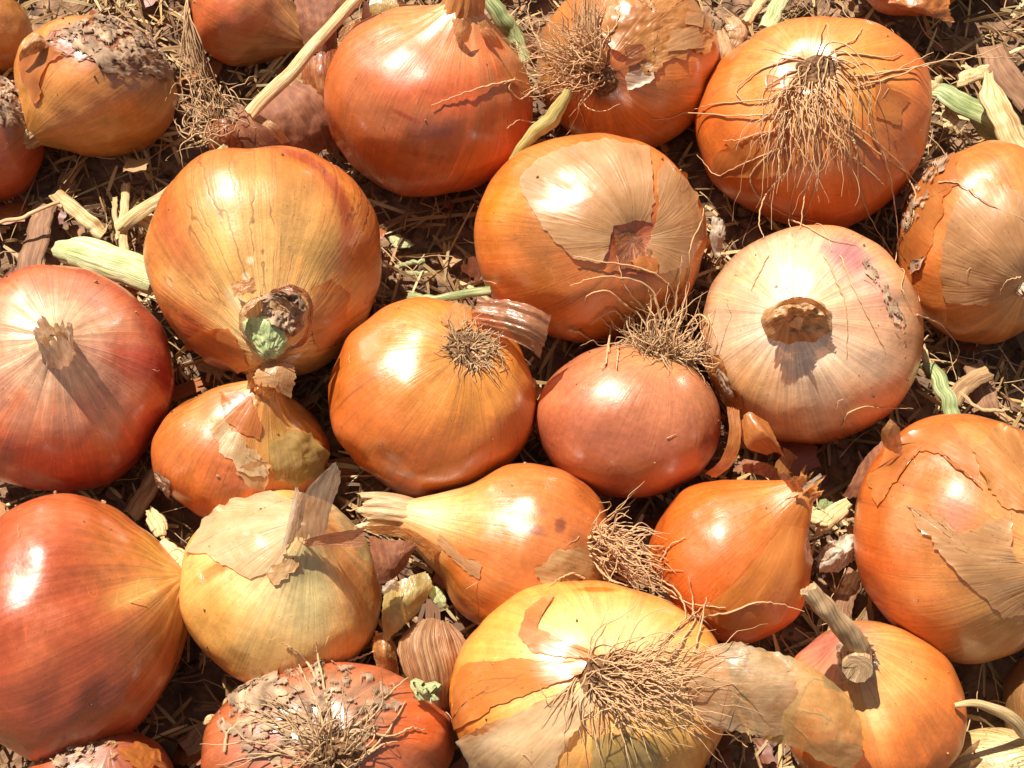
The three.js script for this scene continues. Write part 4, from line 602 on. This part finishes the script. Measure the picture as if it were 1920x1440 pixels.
looseSkin('broad smooth olive-gold onion skin with a rounded end, resting against the stemmed onion', wide, [[[1404, 1220, 1], [1398, 1270, 3], [1406, 1330, 3], [1424, 1386, 1]], [[1462, 1222, 5], [1470, 1280, 9], [1478, 1350, 9], [1482, 1402, 5]], [[1530, 1252, 6], [1546, 1300, 10], [1552, 1370, 10], [1540, 1430, 6]], [[1592, 1306, 4], [1614, 1348, 6], [1624, 1400, 6], [1606, 1450, 3]]], { jag: 0.05, crinkle: 0.0004, z: O.bottomGold.hit(1318, 1300).z, nu: 60, nv: 60, uv: 0.12 });
looseSkin('creased glossy skin under the root ends of the large golden onion', paper('#d8b484', '#b98c58', '#f0dab4', 24, { through: 0.6, rough: 0.42, coat: 0.6, cr: 0.2, k: 0.5, bump: 0.0003 }), [[[1276, 1240, 1], [1268, 1290, 2], [1290, 1356, 1]], [[1346, 1206, 5], [1350, 1280, 8], [1356, 1370, 4]], [[1412, 1206, 6], [1424, 1285, 11], [1430, 1384, 6]], [[1470, 1236, 6], [1500, 1290, 10], [1490, 1384, 6]]], { jag: 0.08, crinkle: 0.0004, z: O.bottomGold.hit(1318, 1300).z, nu: 70, nv: 70, uv: 0.2 });
{ const o = O.stemmed;
  neck(o, 'neck', { at: [1602, 1226], len: 0.007, r: 0.0075, r1: 0.0062, sink: 0.005, dir: [0.0, 0.05, 1], mat: M.white, jag: 0.35, pleat: 0.3 });
  const z = depthAt(1602, 1230), path = catmull([[1606, 1240, 4], [1606, 1212, 10], [1582, 1178, 15], [1550, 1142, 18], [1520, 1108, 20]].map(([x, y, d]) => atDepth(x, y, z - d / 1000)), 30);
  addPart(o.root, 'dead_stalk', tubeGeo(path, (t) => 0.0038 * (1 - 0.22 * t) * (1 + 0.2 * noise(t * 7, 3, 1)), 24, { groove: 0.24, twist: 2.5, seed: 4, fray: 0.002 }), M.stalk);
  const stub = catmull([[1604, 1222, 2], [1606, 1240, 9], [1608, 1252, 13]].map(([x, y, d]) => atDepth(x, y, z - d / 1000)), 12);
  addPart(o.root, 'cut_stub', tubeGeo(stub, () => 0.0048, 24, { groove: 0.14, fray: 0.0012 }), M.stalk);
}
{ const o = O.bottomDirty;
  o.layer('dirt_crust', P_('432,1300 480,1266 560,1250 650,1244 710,1276 752,1316 720,1350 660,1420 560,1440 470,1420 412,1360'), M.dirt, { jag: 12, off: 0.0006, grain: 0.0013, holes: [0.06, 9], rings: 70, even: 1 });
  o.layer('dirt_crust', P_('430,1310 476,1270 520,1262 540,1300 500,1330 450,1340'), M.dirt, { jag: 8, off: 0.0012, grain: 0.0012, holes: [-0.1, 9], rings: 30, even: 1 });
  rootPlate(o, [628, 1420], 0.008, M.plate, 0.004);
  roots(o, { at: [628, 1410], n: 52, disc: 0.008, len: [0.01, 0.028], r: [0.0003, 0.0005], bias: cv(0, 1, 0.15), pull: 0.08, lean: 0.8, up: 0.4, spread: 1.1, curl: 0.4, sag: 0.02, wild: 0.5, mat: M.rootGrey, near: ['paleGold'] });
  roots(o, { name: 'root_fringe', at: [560, 1400], n: 50, disc: 0.012, len: [0.01, 0.026], r: [0.00026, 0.00045], bias: cv(-1, 0.1, 0.05), pull: 0.1, lean: 0.7, up: 0.4, curl: 0.4, wild: 0.4, mat: M.rootGrey });
  traced(o, [P_('615,1390 595,1320 560,1245'), P_('625,1390 610,1300 595,1225 592,1200'), P_('600,1290 575,1240 548,1215 528,1204'), P_('640,1390 680,1350 730,1300 765,1270'), P_('660,1440 720,1380 760,1315'), P_('690,1375 740,1380 770,1365 795,1368'), P_('660,1440 710,1400 745,1390'), P_('420,1410 430,1370 470,1350 520,1365 545,1370'), P_('650,1240 680,1230 710,1218')], M.rootGrey, 0.0006);
}
{ const o = O.bottomLeft;
  o.layer('flaking_skin', P_('70,1440 100,1390 150,1368 200,1372 230,1400 210,1440 150,1460 100,1470'), M.tan, { jag: 8, lift: 0.001, crinkle: 0.001, holes: [0.2, 8], rings: 24 });
  o.layer('dirt_crust', P_('80,1430 110,1392 160,1374 190,1384 170,1420 130,1440 100,1450'), M.dirt, { jag: 7, off: 0.0012, grain: 0.0012, holes: [0.1, 9], rings: 24, even: 1 });
  o.layer('flaking_skin', P_('220,1410 250,1390 290,1410 310,1440 260,1450'), M.orange, { jag: 7, lift: 0.001, crinkle: 0.001 });
}
{ const o = O.strawCorner;
  flap(o, 'skin_flap', M.pale, [1810, 1430], [[[1776, 1440, 0], [1800, 1420, 4], [1830, 1410, 2]], [[1790, 1425, 5], [1815, 1405, 9], [1836, 1396, 6]], [[1828, 1392, 8], [1834, 1388, 9], [1838, 1386, 8]]], { jag: 0.06 });
  const z = depthAt(1890, 1400), path = catmull([[1918, 1372, 2], [1895, 1345, 8], [1860, 1328, 12], [1825, 1318, 14], [1790, 1323, 14]].map(([x, y, d]) => atDepth(x, y, z - d / 1000)), 30);
  addPart(o.root, 'dry_stalk', tubeGeo(path, (t) => 0.0021 * (1.1 - 0.7 * t), 12, { groove: 0.5, flat: 0.7 }), M.straw);
}
{ const o = O.topRight; flap(o, 'skin_flap', M.orange, [1725, 8], [[[1648, -30, 1], [1720, -40, 5], [1792, -30, 0]], [[1664, 6, 3], [1722, 12, 8], [1782, 10, 3]], [[1700, 20, 2], [1748, 32, 5], [1792, 44, 1]]], { jag: 0.12, crinkle: 0.0014 }); }

// ---------------------------------------------------------------- loose skins between the onions
looseSkin('ribbed brown onion skin cup lying behind the bottom golden onion', paper('#b98558', '#6f4526', '#dcb48a', 22, { k: 1.3, bump: 0.0012, through: 0.15, coat: 0, rib: 1 }), [[[776, 1166, -2], [810, 1156, 4], [848, 1168, -2]], [[746, 1206, -2], [800, 1200, 11], [884, 1214, 0]], [[754, 1262, 0], [815, 1262, 13], [888, 1256, 0]], [[790, 1312, -3], [825, 1322, 8], [866, 1304, -3]], [[826, 1346, -8], [838, 1352, -4], [852, 1342, -8]]], { at: [815, 1240], h: 0.03, rib: 0.0012, uv: 1.2 });
looseSkin('olive-yellow leaf of onion skin right of the pale straw-yellow onion', M.olive, [[[722, 1100, 0], [755, 1085, 4], [800, 1068, 0]], [[714, 1150, 2], [760, 1130, 8], [812, 1096, 2]], [[720, 1206, -3], [750, 1182, 3], [784, 1150, -2]]], { at: [760, 1130], h: 0.036 });
looseSkin('folded brown skin under the long pale neck', M.dull, [[[688, 1000, 2], [735, 1012, 5], [800, 1010, 3]], [[700, 1060, 2], [740, 1052, 7], [776, 1034, 3]], [[712, 1098, 0], [740, 1084, 3], [764, 1062, 0]]], { at: [735, 1050], h: 0.034 });
looseSkin('small white torn skin scrap beside the olive-yellow leaf of skin', M.white, [[[714, 1098, 0], [735, 1086, 3], [750, 1096, 1]], [[716, 1118, 1], [734, 1108, 4], [748, 1112, 1]]], { at: [733, 1105], h: 0.046, jag: 0.2, crinkle: 0.0016 });
looseSkin('dark red-brown skin crumpled between the pale pink-crowned onion and the ragged golden one', M.dull, [[[1612, 868, 0], [1640, 836, 6], [1676, 800, 2]], [[1592, 908, 0], [1640, 880, 8], [1672, 848, 2]], [[1578, 930, -4], [1606, 934, 2], [1640, 904, -2]]], { at: [1635, 870], h: 0.022, crinkle: 0.0012 });
looseSkin('narrow orange skin ribbon curling beside the pinkish brown onion', M.orange, [[[1362, 760, 8], [1386, 766, 8]], [[1366, 815, 10], [1390, 822, 10]], [[1350, 862, 6], [1374, 870, 6]], [[1320, 890, 0], [1340, 898, 0]]], { at: [1375, 830], h: 0.03, jag: 0.05 });
looseSkin('orange-brown curved skin with a pale tip under the pale pink-crowned onion', M.orange, [[[1384, 800, 4], [1402, 772, 6], [1440, 790, 4]], [[1398, 838, 5], [1430, 812, 10], [1462, 834, 5]], [[1440, 856, 0], [1456, 848, 3], [1474, 862, 0]]], { at: [1425, 820], h: 0.032 });
looseSkin('crumpled cream paper scrap left of the ragged golden onion', M.white, [[[1526, 1044, 2], [1552, 1012, 5], [1606, 996, 0]], [[1532, 1076, 5], [1570, 1046, 9], [1608, 1028, 2]], [[1548, 1066, 2], [1576, 1072, 4], [1604, 1050, 0]]], { at: [1570, 1040], h: 0.018, crinkle: 0.003, jag: 0.15 });
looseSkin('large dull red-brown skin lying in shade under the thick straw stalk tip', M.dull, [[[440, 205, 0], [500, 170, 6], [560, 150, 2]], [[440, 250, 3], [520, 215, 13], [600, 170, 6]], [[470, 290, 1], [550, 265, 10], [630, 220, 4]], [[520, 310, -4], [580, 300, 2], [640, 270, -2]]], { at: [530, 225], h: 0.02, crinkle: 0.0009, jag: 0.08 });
looseSkin('rust-coloured skin tucked against the left side of the red-orange onion', M.brown, [[[560, 110, 0], [600, 96, 5], [632, 90, 0]], [[566, 160, 2], [604, 150, 9], [634, 150, 3]], [[580, 215, 0], [612, 220, 5], [640, 235, 0]]], { at: [600, 160], h: 0.02, crinkle: 0.0008, jag: 0.08 });
looseSkin('small tan skin strip at the lower end of the thick straw stalk', M.tan, [[[468, 222, 3], [486, 214, 4]], [[500, 240, 6], [520, 236, 6]], [[528, 272, 1], [546, 268, 1]]], { at: [505, 240], h: 0.036, jag: 0.05 });
looseSkin('crumpled orange-brown skin in the tangle under the top left roots', M.brown, [[[380, 230, 0], [420, 220, 5], [450, 232, 0]], [[384, 262, 2], [425, 256, 8], [462, 262, 2]], [[396, 290, 0], [430, 288, 3], [470, 286, 0]]], { at: [425, 255], h: 0.016, crinkle: 0.0012, jag: 0.12 });
looseSkin('crumpled translucent skin between the pale straw-yellow onion and the ribbed cup', M.gold, [[[700, 1180, 0], [726, 1190, 4], [744, 1210, 0]], [[696, 1215, 2], [722, 1224, 7], [746, 1240, 2]], [[704, 1250, 0], [728, 1256, 3], [750, 1270, 0]]], { at: [724, 1225], h: 0.022, crinkle: 0.001, jag: 0.12 });
looseSkin('tan papery skin behind the thick straw stalk at top', M.tan, [[[634, 62, 2], [665, 34, 5], [682, 44, 2]], [[632, 90, 0], [662, 72, 4], [700, 58, 0]]], { at: [662, 60], h: 0.03, jag: 0.1, crinkle: 0.001 });
looseSkin('pale olive skin at the top edge left of the red-orange onion', M.olive, [[[694, -20, 0], [745, -20, 3]], [[692, 20, 2], [748, 14, 5]], [[700, 48, 0], [742, 34, 2]]], { at: [718, 10], h: 0.03, jag: 0.1 });
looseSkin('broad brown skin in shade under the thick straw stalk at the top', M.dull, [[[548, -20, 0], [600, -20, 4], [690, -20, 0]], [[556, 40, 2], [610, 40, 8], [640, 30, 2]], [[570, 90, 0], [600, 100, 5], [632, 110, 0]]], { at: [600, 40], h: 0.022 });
looseSkin('pale crumpled skin bud between the upper middle onion and the pale pink-crowned one', M.white, [[[1336, 402, 2], [1352, 410, 4], [1362, 424, 2]], [[1330, 440, 2], [1344, 446, 5], [1358, 450, 2]], [[1338, 484, 0], [1348, 488, 2], [1354, 470, 0]]], { at: [1345, 440], h: 0.02, crinkle: 0.002, jag: 0.15 });
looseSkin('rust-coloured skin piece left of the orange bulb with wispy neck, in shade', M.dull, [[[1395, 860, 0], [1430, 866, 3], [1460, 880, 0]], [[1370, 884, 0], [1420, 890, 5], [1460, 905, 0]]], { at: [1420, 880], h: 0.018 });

// ---------------------------------------------------------------- straws, stalks and leaves
straw('thick pale straw stalk leaning across the top between two onions', [[470, 212, 44], [540, 140, 50], [610, 62, 55], [680, -14, 60], [720, -60, 62]], 0.0026, M.straw, { flat: 0.8 });
straw('split straw on the soil above the cut-neck onion', [[226, 424, 14], [290, 376, 24], [360, 326, 42], [420, 284, 56]], 0.0034, M.straw, { flat: 0.5, groove: 0.7 });
straw('short split straw above the green stalk at left', [[104, 366, 16], [140, 394, 14], [170, 420, 12], [192, 438, 10]], 0.0028, M.straw, { flat: 0.45, groove: 0.7 });
straw('upright straw leaning on the green stalk at left', [[236, 350, 8], [232, 400, 10], [230, 440, 12], [232, 470, 12]], 0.0018, M.straw, { groove: 0.5 });
straw('thin straw forking beside the split straw', [[214, 372, 8], [218, 410, 9], [222, 450, 10]], 0.0011, M.straw);
straw('short square-cut straw touching the cut-neck onion', [[268, 408, 12], [285, 418, 13], [304, 430, 14]], 0.0034, M.straw, { flat: 0.7 });
straw('pale green cut stem between the crimson and the cut-neck onions', [[108, 466, 24], [150, 474, 26], [210, 492, 26], [290, 522, 24]], 0.0072, M.greenPale, { flat: 0.62, fray: 0.001, groove: 0.16, name: 'green_stalk', cat: 'stalk', taper: (t) => 0.72 + 0.5 * Math.min(1, t * 3) - 0.22 });
straw('brown withered leaf upright above the crimson onion', [[84, 388, 8], [72, 430, 10], [56, 500, 12]], 0.005, M.leafBrown, { flat: 0.22, name: 'withered_leaf', cat: 'leaf' });
straw('thin root-like twig at the left edge above the crimson onion', [[-10, 418, 20], [40, 408, 20], [70, 394, 20], [112, 380, 18]], 0.0008, M.root, { name: 'twig', cat: 'twig' });
straw('grey-green leaf at the upper right with a bleached base', [[1728, 168, 20], [1760, 172, 22], [1800, 192, 22], [1850, 218, 20], [1935, 270, 16]], 0.0046, M.green, { flat: 0.25, name: 'green_leaf', cat: 'leaf', taper: (t) => 0.4 + 0.75 * sstep(0, 0.4, t) });
straw('broad bleached straw blade crossing the grey-green leaf', [[1854, 142, 30], [1866, 190, 30], [1890, 240, 27], [1924, 300, 22]], 0.0052, M.straw, { flat: 0.25, taper: (t) => 0.35 + 0.75 * sstep(0, 0.3, t) });
straw('bright yellow-green blade under the grey-green leaf', [[1824, 222, 14], [1850, 248, 14], [1876, 264, 12]], 0.003, M.greenPale, { flat: 0.25, name: 'green_leaf', cat: 'leaf', taper: leafTaper });
straw('green stalk behind the ragged golden onion at right', [[1744, 690, 22], [1762, 715, 26], [1774, 745, 28], [1786, 785, 28]], 0.003, M.green, { flat: 0.7, name: 'green_stalk', cat: 'stalk' });
straw('thin dry stalk joined to the green stalk at right', [[1728, 650, 20], [1736, 672, 21], [1746, 695, 22]], 0.0014, M.straw);
straw('slim green stalk behind the onion with the glassy strip', [[768, 556, 30], [800, 560, 32], [850, 556, 34], [915, 546, 34]], 0.0018, M.green, { flat: 0.8, name: 'green_stalk', cat: 'stalk' });
straw('yellow-green stalk between the red-orange and upper middle onions', [[1064, 172, 66], [1040, 215, 60], [1000, 250, 54], [960, 300, 46]], 0.0027, M.yellowed, { flat: 0.7, name: 'green_stalk', cat: 'stalk', groove: 0.5, taper: (t) => 0.5 + 0.6 * Math.sin(Math.PI * clamp(t * 0.9 + 0.1)) });
straw('grey-green stalk at the top between the two root-bearded onions', [[905, -20, 50], [935, 25, 46], [965, 65, 40], [980, 110, 36]], 0.0038, M.green, { flat: 0.7, name: 'green_stalk', cat: 'stalk' });
straw('square-cut bright straw chip in the upper right litter', [[1800, 152, 24], [1822, 142, 25], [1846, 134, 26]], 0.0032, M.straw, { flat: 0.5 });
straw('stubby pale straw chip left of the grey-green leaf', [[1736, 166, 22], [1752, 158, 22], [1762, 152, 22]], 0.0026, M.straw, { flat: 0.5 });
straw('pointed straw husk under the grey-green leaf', [[1780, 205, 16], [1784, 222, 16], [1772, 238, 16]], 0.0036, M.straw, { flat: 0.3, taper: leafTaper });
straw('upright yellow-green straw at the top edge left of the mop-rooted onion', [[1470, -10, 30], [1452, 22, 30], [1440, 52, 30]], 0.0036, M.greenPale, { flat: 0.4 });
straw('slanting straw beside the upright yellow-green one at top', [[1440, -14, 28], [1418, 14, 30], [1400, 40, 30]], 0.0022, M.straw);
straw('withered husk at top between the yellow root-bearded and mop-rooted onions', [[1372, 36, 28], [1384, 58, 28], [1374, 92, 26]], 0.0045, M.tan, { flat: 0.3, taper: leafTaper });
straw('tan husk against the yellow root-bearded onion', [[1352, 62, 34], [1358, 100, 34], [1348, 130, 30]], 0.004, M.tan, { flat: 0.3, taper: leafTaper });
straw('striped pale straw slip above the cream paper scrap', [[1502, 960, 20], [1530, 968, 22], [1552, 976, 22]], 0.0032, M.straw, { flat: 0.4 });
straw('long tan husk above the cream paper scrap', [[1588, 944, 24], [1562, 966, 24], [1530, 1002, 20]], 0.0036, M.straw, { flat: 0.35, taper: leafTaper });
straw('green slip of leaf above the cream paper scrap', [[1556, 942, 22], [1540, 952, 22], [1526, 962, 22]], 0.0024, M.green, { flat: 0.3, name: 'green_leaf', cat: 'leaf', taper: leafTaper });
straw('brown flat straw behind the dead stalk at the lower right', [[1606, 1080, 8], [1588, 1110, 8], [1574, 1160, 8]], 0.0042, M.leafBrown, { flat: 0.25, name: 'withered_leaf', cat: 'leaf' });
straw('bright forked straw left of the soil-smothered onion', [[384, 1352, 14], [410, 1346, 16], [440, 1344, 16]], 0.0028, M.straw, { flat: 0.4, taper: (t) => 0.4 + 0.6 * t });
straw('small mint-green leaf square beside the ribbed skin cup', [[782, 1292, 46], [798, 1298, 47], [812, 1300, 47]], 0.0036, M.greenPale, { flat: 0.3, name: 'green_leaf', cat: 'leaf' });
straw('pale green blade under the pear-shaped onion', [[806, 1100, 36], [820, 1120, 36], [838, 1142, 34]], 0.0022, M.greenPale, { flat: 0.3, name: 'green_leaf', cat: 'leaf', taper: leafTaper });
straw('fine grass blade on the dark soil right of the cut-neck onion', [[742, 500, 4], [770, 494, 5], [796, 490, 5]], 0.001, M.greenPale, { name: 'grass_blade', cat: 'grass blade' });
straw('second grass blade lower on the dark soil right of the cut-neck onion', [[752, 512, 4], [780, 512, 5], [806, 512, 5]], 0.0009, M.greenPale, { name: 'grass_blade', cat: 'grass blade' });
straw('mint scrap of leaf on the dark soil above the two grass blades', [[736, 446, 5], [752, 456, 5], [772, 458, 5]], 0.003, M.greenPale, { flat: 0.3, name: 'green_leaf', cat: 'leaf', taper: leafTaper });
straw('brown straw in shade right of the pale pink-crowned onion', [[1850, 700, 14], [1815, 720, 14], [1790, 750, 14]], 0.0034, M.strawBrown, { flat: 0.4 });
straw('wide dull straw lying behind the brown one at the right edge', [[1830, 690, 8], [1840, 730, 8], [1850, 770, 8]], 0.005, M.leafBrown, { flat: 0.25 });
straw('thin bent straw over the shaded litter at right', [[1800, 735, 22], [1835, 765, 22], [1870, 770, 22], [1890, 766, 22]], 0.0007, M.straw);
straw('dark curved leaf at the right edge in the top right shade', [[1862, 95, 14], [1885, 140, 14], [1930, 190, 12]], 0.0065, M.leafBrown, { flat: 0.2, name: 'withered_leaf', cat: 'leaf' });
straw('dusky leaf blade below the biggest red-brown onion', [[350, 1410, 6], [400, 1370, 7], [440, 1330, 7]], 0.005, M.leafBrown, { flat: 0.2, name: 'withered_leaf', cat: 'leaf' });
straw('dull straw between the crimson onion and the small crackled one', [[250, 960, 10], [275, 920, 12], [300, 880, 12]], 0.004, M.strawBrown, { flat: 0.4 });
straw('pale husk between the biggest red-brown onion and the small crackled one', [[282, 960, 16], [296, 985, 18], [306, 1010, 18]], 0.0034, M.straw, { flat: 0.35, taper: leafTaper });
straw('tan straw lying from the red-brown onion to the pale straw-yellow one', [[300, 1030, 28], [325, 1045, 30], [350, 1060, 30]], 0.0042, M.straw, { flat: 0.5 });

// ---------------------------------------------------------------- loose litter that nobody could count
function litter(name, label, cat, n, geo, mat, place) {
  const m = new THREE.InstancedMesh(geo, mat, n), D = new THREE.Object3D(), C = new THREE.Color(); m.name = name; m.castShadow = m.receiveShadow = true;
  for (let i = 0; i < n; i++) { place(D, C, i); D.updateMatrix(); m.setMatrixAt(i, D.matrix); m.setColorAt(i, C); }
  scene.add(m); tag(m, label, cat, null, 'stuff');
}
const bladeGeo = (bend, w) => gridGeo(4, 10, (u, v) => [V((v - 0.5), bend * (0.25 - (v - 0.5) ** 2) + 0.02 * Math.cos(u * Math.PI), (u - 0.5) * w * (0.5 + 0.5 * Math.sin(Math.PI * clamp(v * 0.9 + 0.08)))), u, v]);
const spot = () => (rnd() < 0.6 ? [rr(-0.27, 0.27), rr(-0.24, 0.2)] : [rr(-0.45, 0.45), rr(-0.42, 0.34)]);
const straws = [['#d2b27c', '#e0c795', '#b8935c', '#8a6640', '#6e4e30'], ['#a57c4e', '#7c5836', '#c9a56c']];
const whiteBlade = new THREE.MeshStandardMaterial({ name: 'litter_straw', map: stripedTex('#dddddd', '#a8a098', '#ffffff', 31, 1, 128, 128), roughness: 0.7, side: THREE.DoubleSide });
litter('straw_litter', 'chopped straw and leaf litter covering the soil between the onions', 'litter', 10500, bladeGeo(0.12, 0.16), whiteBlade, (D, C) => { const [x, z] = spot(); D.position.set(x, soilH(x, z) + rr(0.0005, 0.007), z); D.rotation.set(rr(-0.5, 0.5), rr(0, 6.28), rr(-0.3, 0.3)); const l = rr(0.004, 0.024) * (rnd() < 0.15 ? 1.8 : 1); D.scale.set(l, rr(0.004, 0.03), rr(0.002, 0.011)); C.set(straws[rnd() < 0.4 ? 0 : 1][Math.floor(rr(0, 3))]).multiplyScalar(rr(0.7, 1.25)); });
litter('leaf_litter', 'brown withered leaf pieces lying over the soil', 'litter', 150, bladeGeo(0.3, 0.5), whiteBlade, (D, C) => { const [x, z] = spot(); D.position.set(x, soilH(x, z) + rr(0.002, 0.01), z); D.rotation.set(rr(-0.6, 0.6), rr(0, 6.28), rr(-0.4, 0.4)); const l = rr(0.008, 0.03); D.scale.set(l, rr(0.004, 0.012), rr(0.008, 0.024)); C.set(['#6d4a30', '#82583a', '#9a6c42', '#5c3e2a', '#a3602e'][Math.floor(rr(0, 5))]); });
litter('skin_flakes', 'torn bits of papery onion skin strewn over the straw', 'onion skin', 400, gridGeo(8, 8, (u, v) => { const x = u - 0.5, z = v - 0.5, e = 1 + 0.35 * noise(u * 5, v * 5, 2); return [V(x * e, 0.35 * (0.25 - x * x) + 0.2 * z * z + 0.06 * noise(u * 4, v * 4, 6), z * e * (0.6 + 0.8 * v)), u, v]; }), new THREE.MeshPhysicalMaterial({ name: 'skin_flake', map: filmTex('#d8d0c4', '#a89a88', '#ffffff', 35, 0.8, 128, 128), roughness: 0.5, transmission: 0.3, thickness: 0, side: THREE.DoubleSide }), (D, C) => { const [x, z] = spot(); D.position.set(x, soilH(x, z) + rr(0.002, 0.014), z); D.rotation.set(rr(-0.8, 0.8), rr(0, 6.28), rr(-0.8, 0.8)); const l = rr(0.004, 0.016); D.scale.set(l, l * rr(0.4, 1), l * rr(0.5, 1)); C.set(['#c88a4c', '#a8602c', '#d8b07c', '#8e4c26', '#c47030'][Math.floor(rr(0, 5))]); });
{ const clod = new THREE.IcosahedronGeometry(1, 2), P = clod.attributes.position; for (let i = 0; i < P.count; i++) { const d = V(P.getX(i), P.getY(i), P.getZ(i)), k = 1 + 0.5 * fbm(d.x * 1.6, d.y * 1.6, d.z * 1.6, 3); P.setXYZ(i, d.x * k, d.y * k, d.z * k); } clod.computeVertexNormals();
  litter('soil_crumbs', 'crumbs of dry soil scattered between the onions', 'soil', 5500, clod, new THREE.MeshStandardMaterial({ name: 'soil_crumb', color: '#ffffff', roughness: 0.95, bumpMap: crumbTex, bumpScale: 0.0006 }), (D, C) => { const [x, z] = spot(), s = 0.0006 + 0.003 * rnd() ** 3; D.position.set(x, soilH(x, z) - 0.001 + s * 0.4, z); D.rotation.set(rr(0, 6), rr(0, 6), rr(0, 6)); D.scale.set(s * rr(0.8, 1.3), s * rr(0.6, 1), s); C.set('#8a6a50').multiplyScalar(rr(0.7, 1.3)); }); }
{ const hairs = []; for (let i = 0; i < 1500; i++) { const [x, z] = spot(), p = V(x, soilH(x, z) + rr(0.002, 0.012), z); hairs.push(strand(p, V(rr(-1, 1), rr(-0.1, 0.2), rr(-1, 1)), rr(0.01, 0.03), rr(0.00018, 0.0004), { curl: 0.25, sag: 0.01 }, [])); }
  const m = new THREE.Mesh(mergeGeometries(hairs), M.rootGrey); m.name = 'root_litter'; m.castShadow = m.receiveShadow = true; scene.add(m); tag(m, 'broken fine roots strewn over the soil', 'litter', null, 'stuff'); }
{ // grit and short fibres that have fallen on the onions
  const crumb = new THREE.IcosahedronGeometry(1, 1), P = crumb.attributes.position; for (let i = 0; i < P.count; i++) { const k = 1 + 0.45 * noise(P.getX(i) * 2, P.getY(i) * 2, P.getZ(i) * 2); P.setXYZ(i, P.getX(i) * k, P.getY(i) * k, P.getZ(i) * k); } crumb.computeVertexNormals();
  const seat = () => { for (;;) { const o = ONIONS[Math.floor(rnd() * ONIONS.length)], q = V(rr(-1, 1), rr(0.1, 1), rr(-1, 1)).normalize(), c = V(q.dot(o.r), q.dot(o.u), q.dot(o.b)), d = V(c.dot(o.e[0]), c.dot(o.e[1]), c.dot(o.e[2])).normalize(); return [o, o.surf(d, 0.0003)]; } };
  litter('grit', 'grains of dry soil fallen on the onion skins', 'soil', 240, crumb, new THREE.MeshStandardMaterial({ name: 'grit', color: '#ffffff', roughness: 0.95 }), (D, C) => { const [, p] = seat(), s = 0.00018 + 0.0005 * rnd() ** 3; D.position.copy(p); D.rotation.set(rr(0, 6), rr(0, 6), rr(0, 6)); D.scale.set(s * rr(0.8, 1.5), s, s * rr(0.7, 1.2)); C.set(rnd() < 0.5 ? '#6e4e36' : '#a07c58').multiplyScalar(rr(0.7, 1.2)); });
  const fib = []; for (let i = 0; i < 70; i++) { const [o, p] = seat(); fib.push(strand(p, V(rr(-1, 1), rr(-0.2, 0.2), rr(-1, 1)), rr(0.002, 0.008), rr(0.00012, 0.00022), { curl: 0.4, sag: 0.1 }, [o])); }
  const m = new THREE.Mesh(mergeGeometries(fib), M.root); m.name = 'fibre_litter'; m.castShadow = m.receiveShadow = true; scene.add(m); tag(m, 'short dry fibres fallen on the onion skins', 'litter', null, 'stuff');
}
renderer.render(scene, camera);
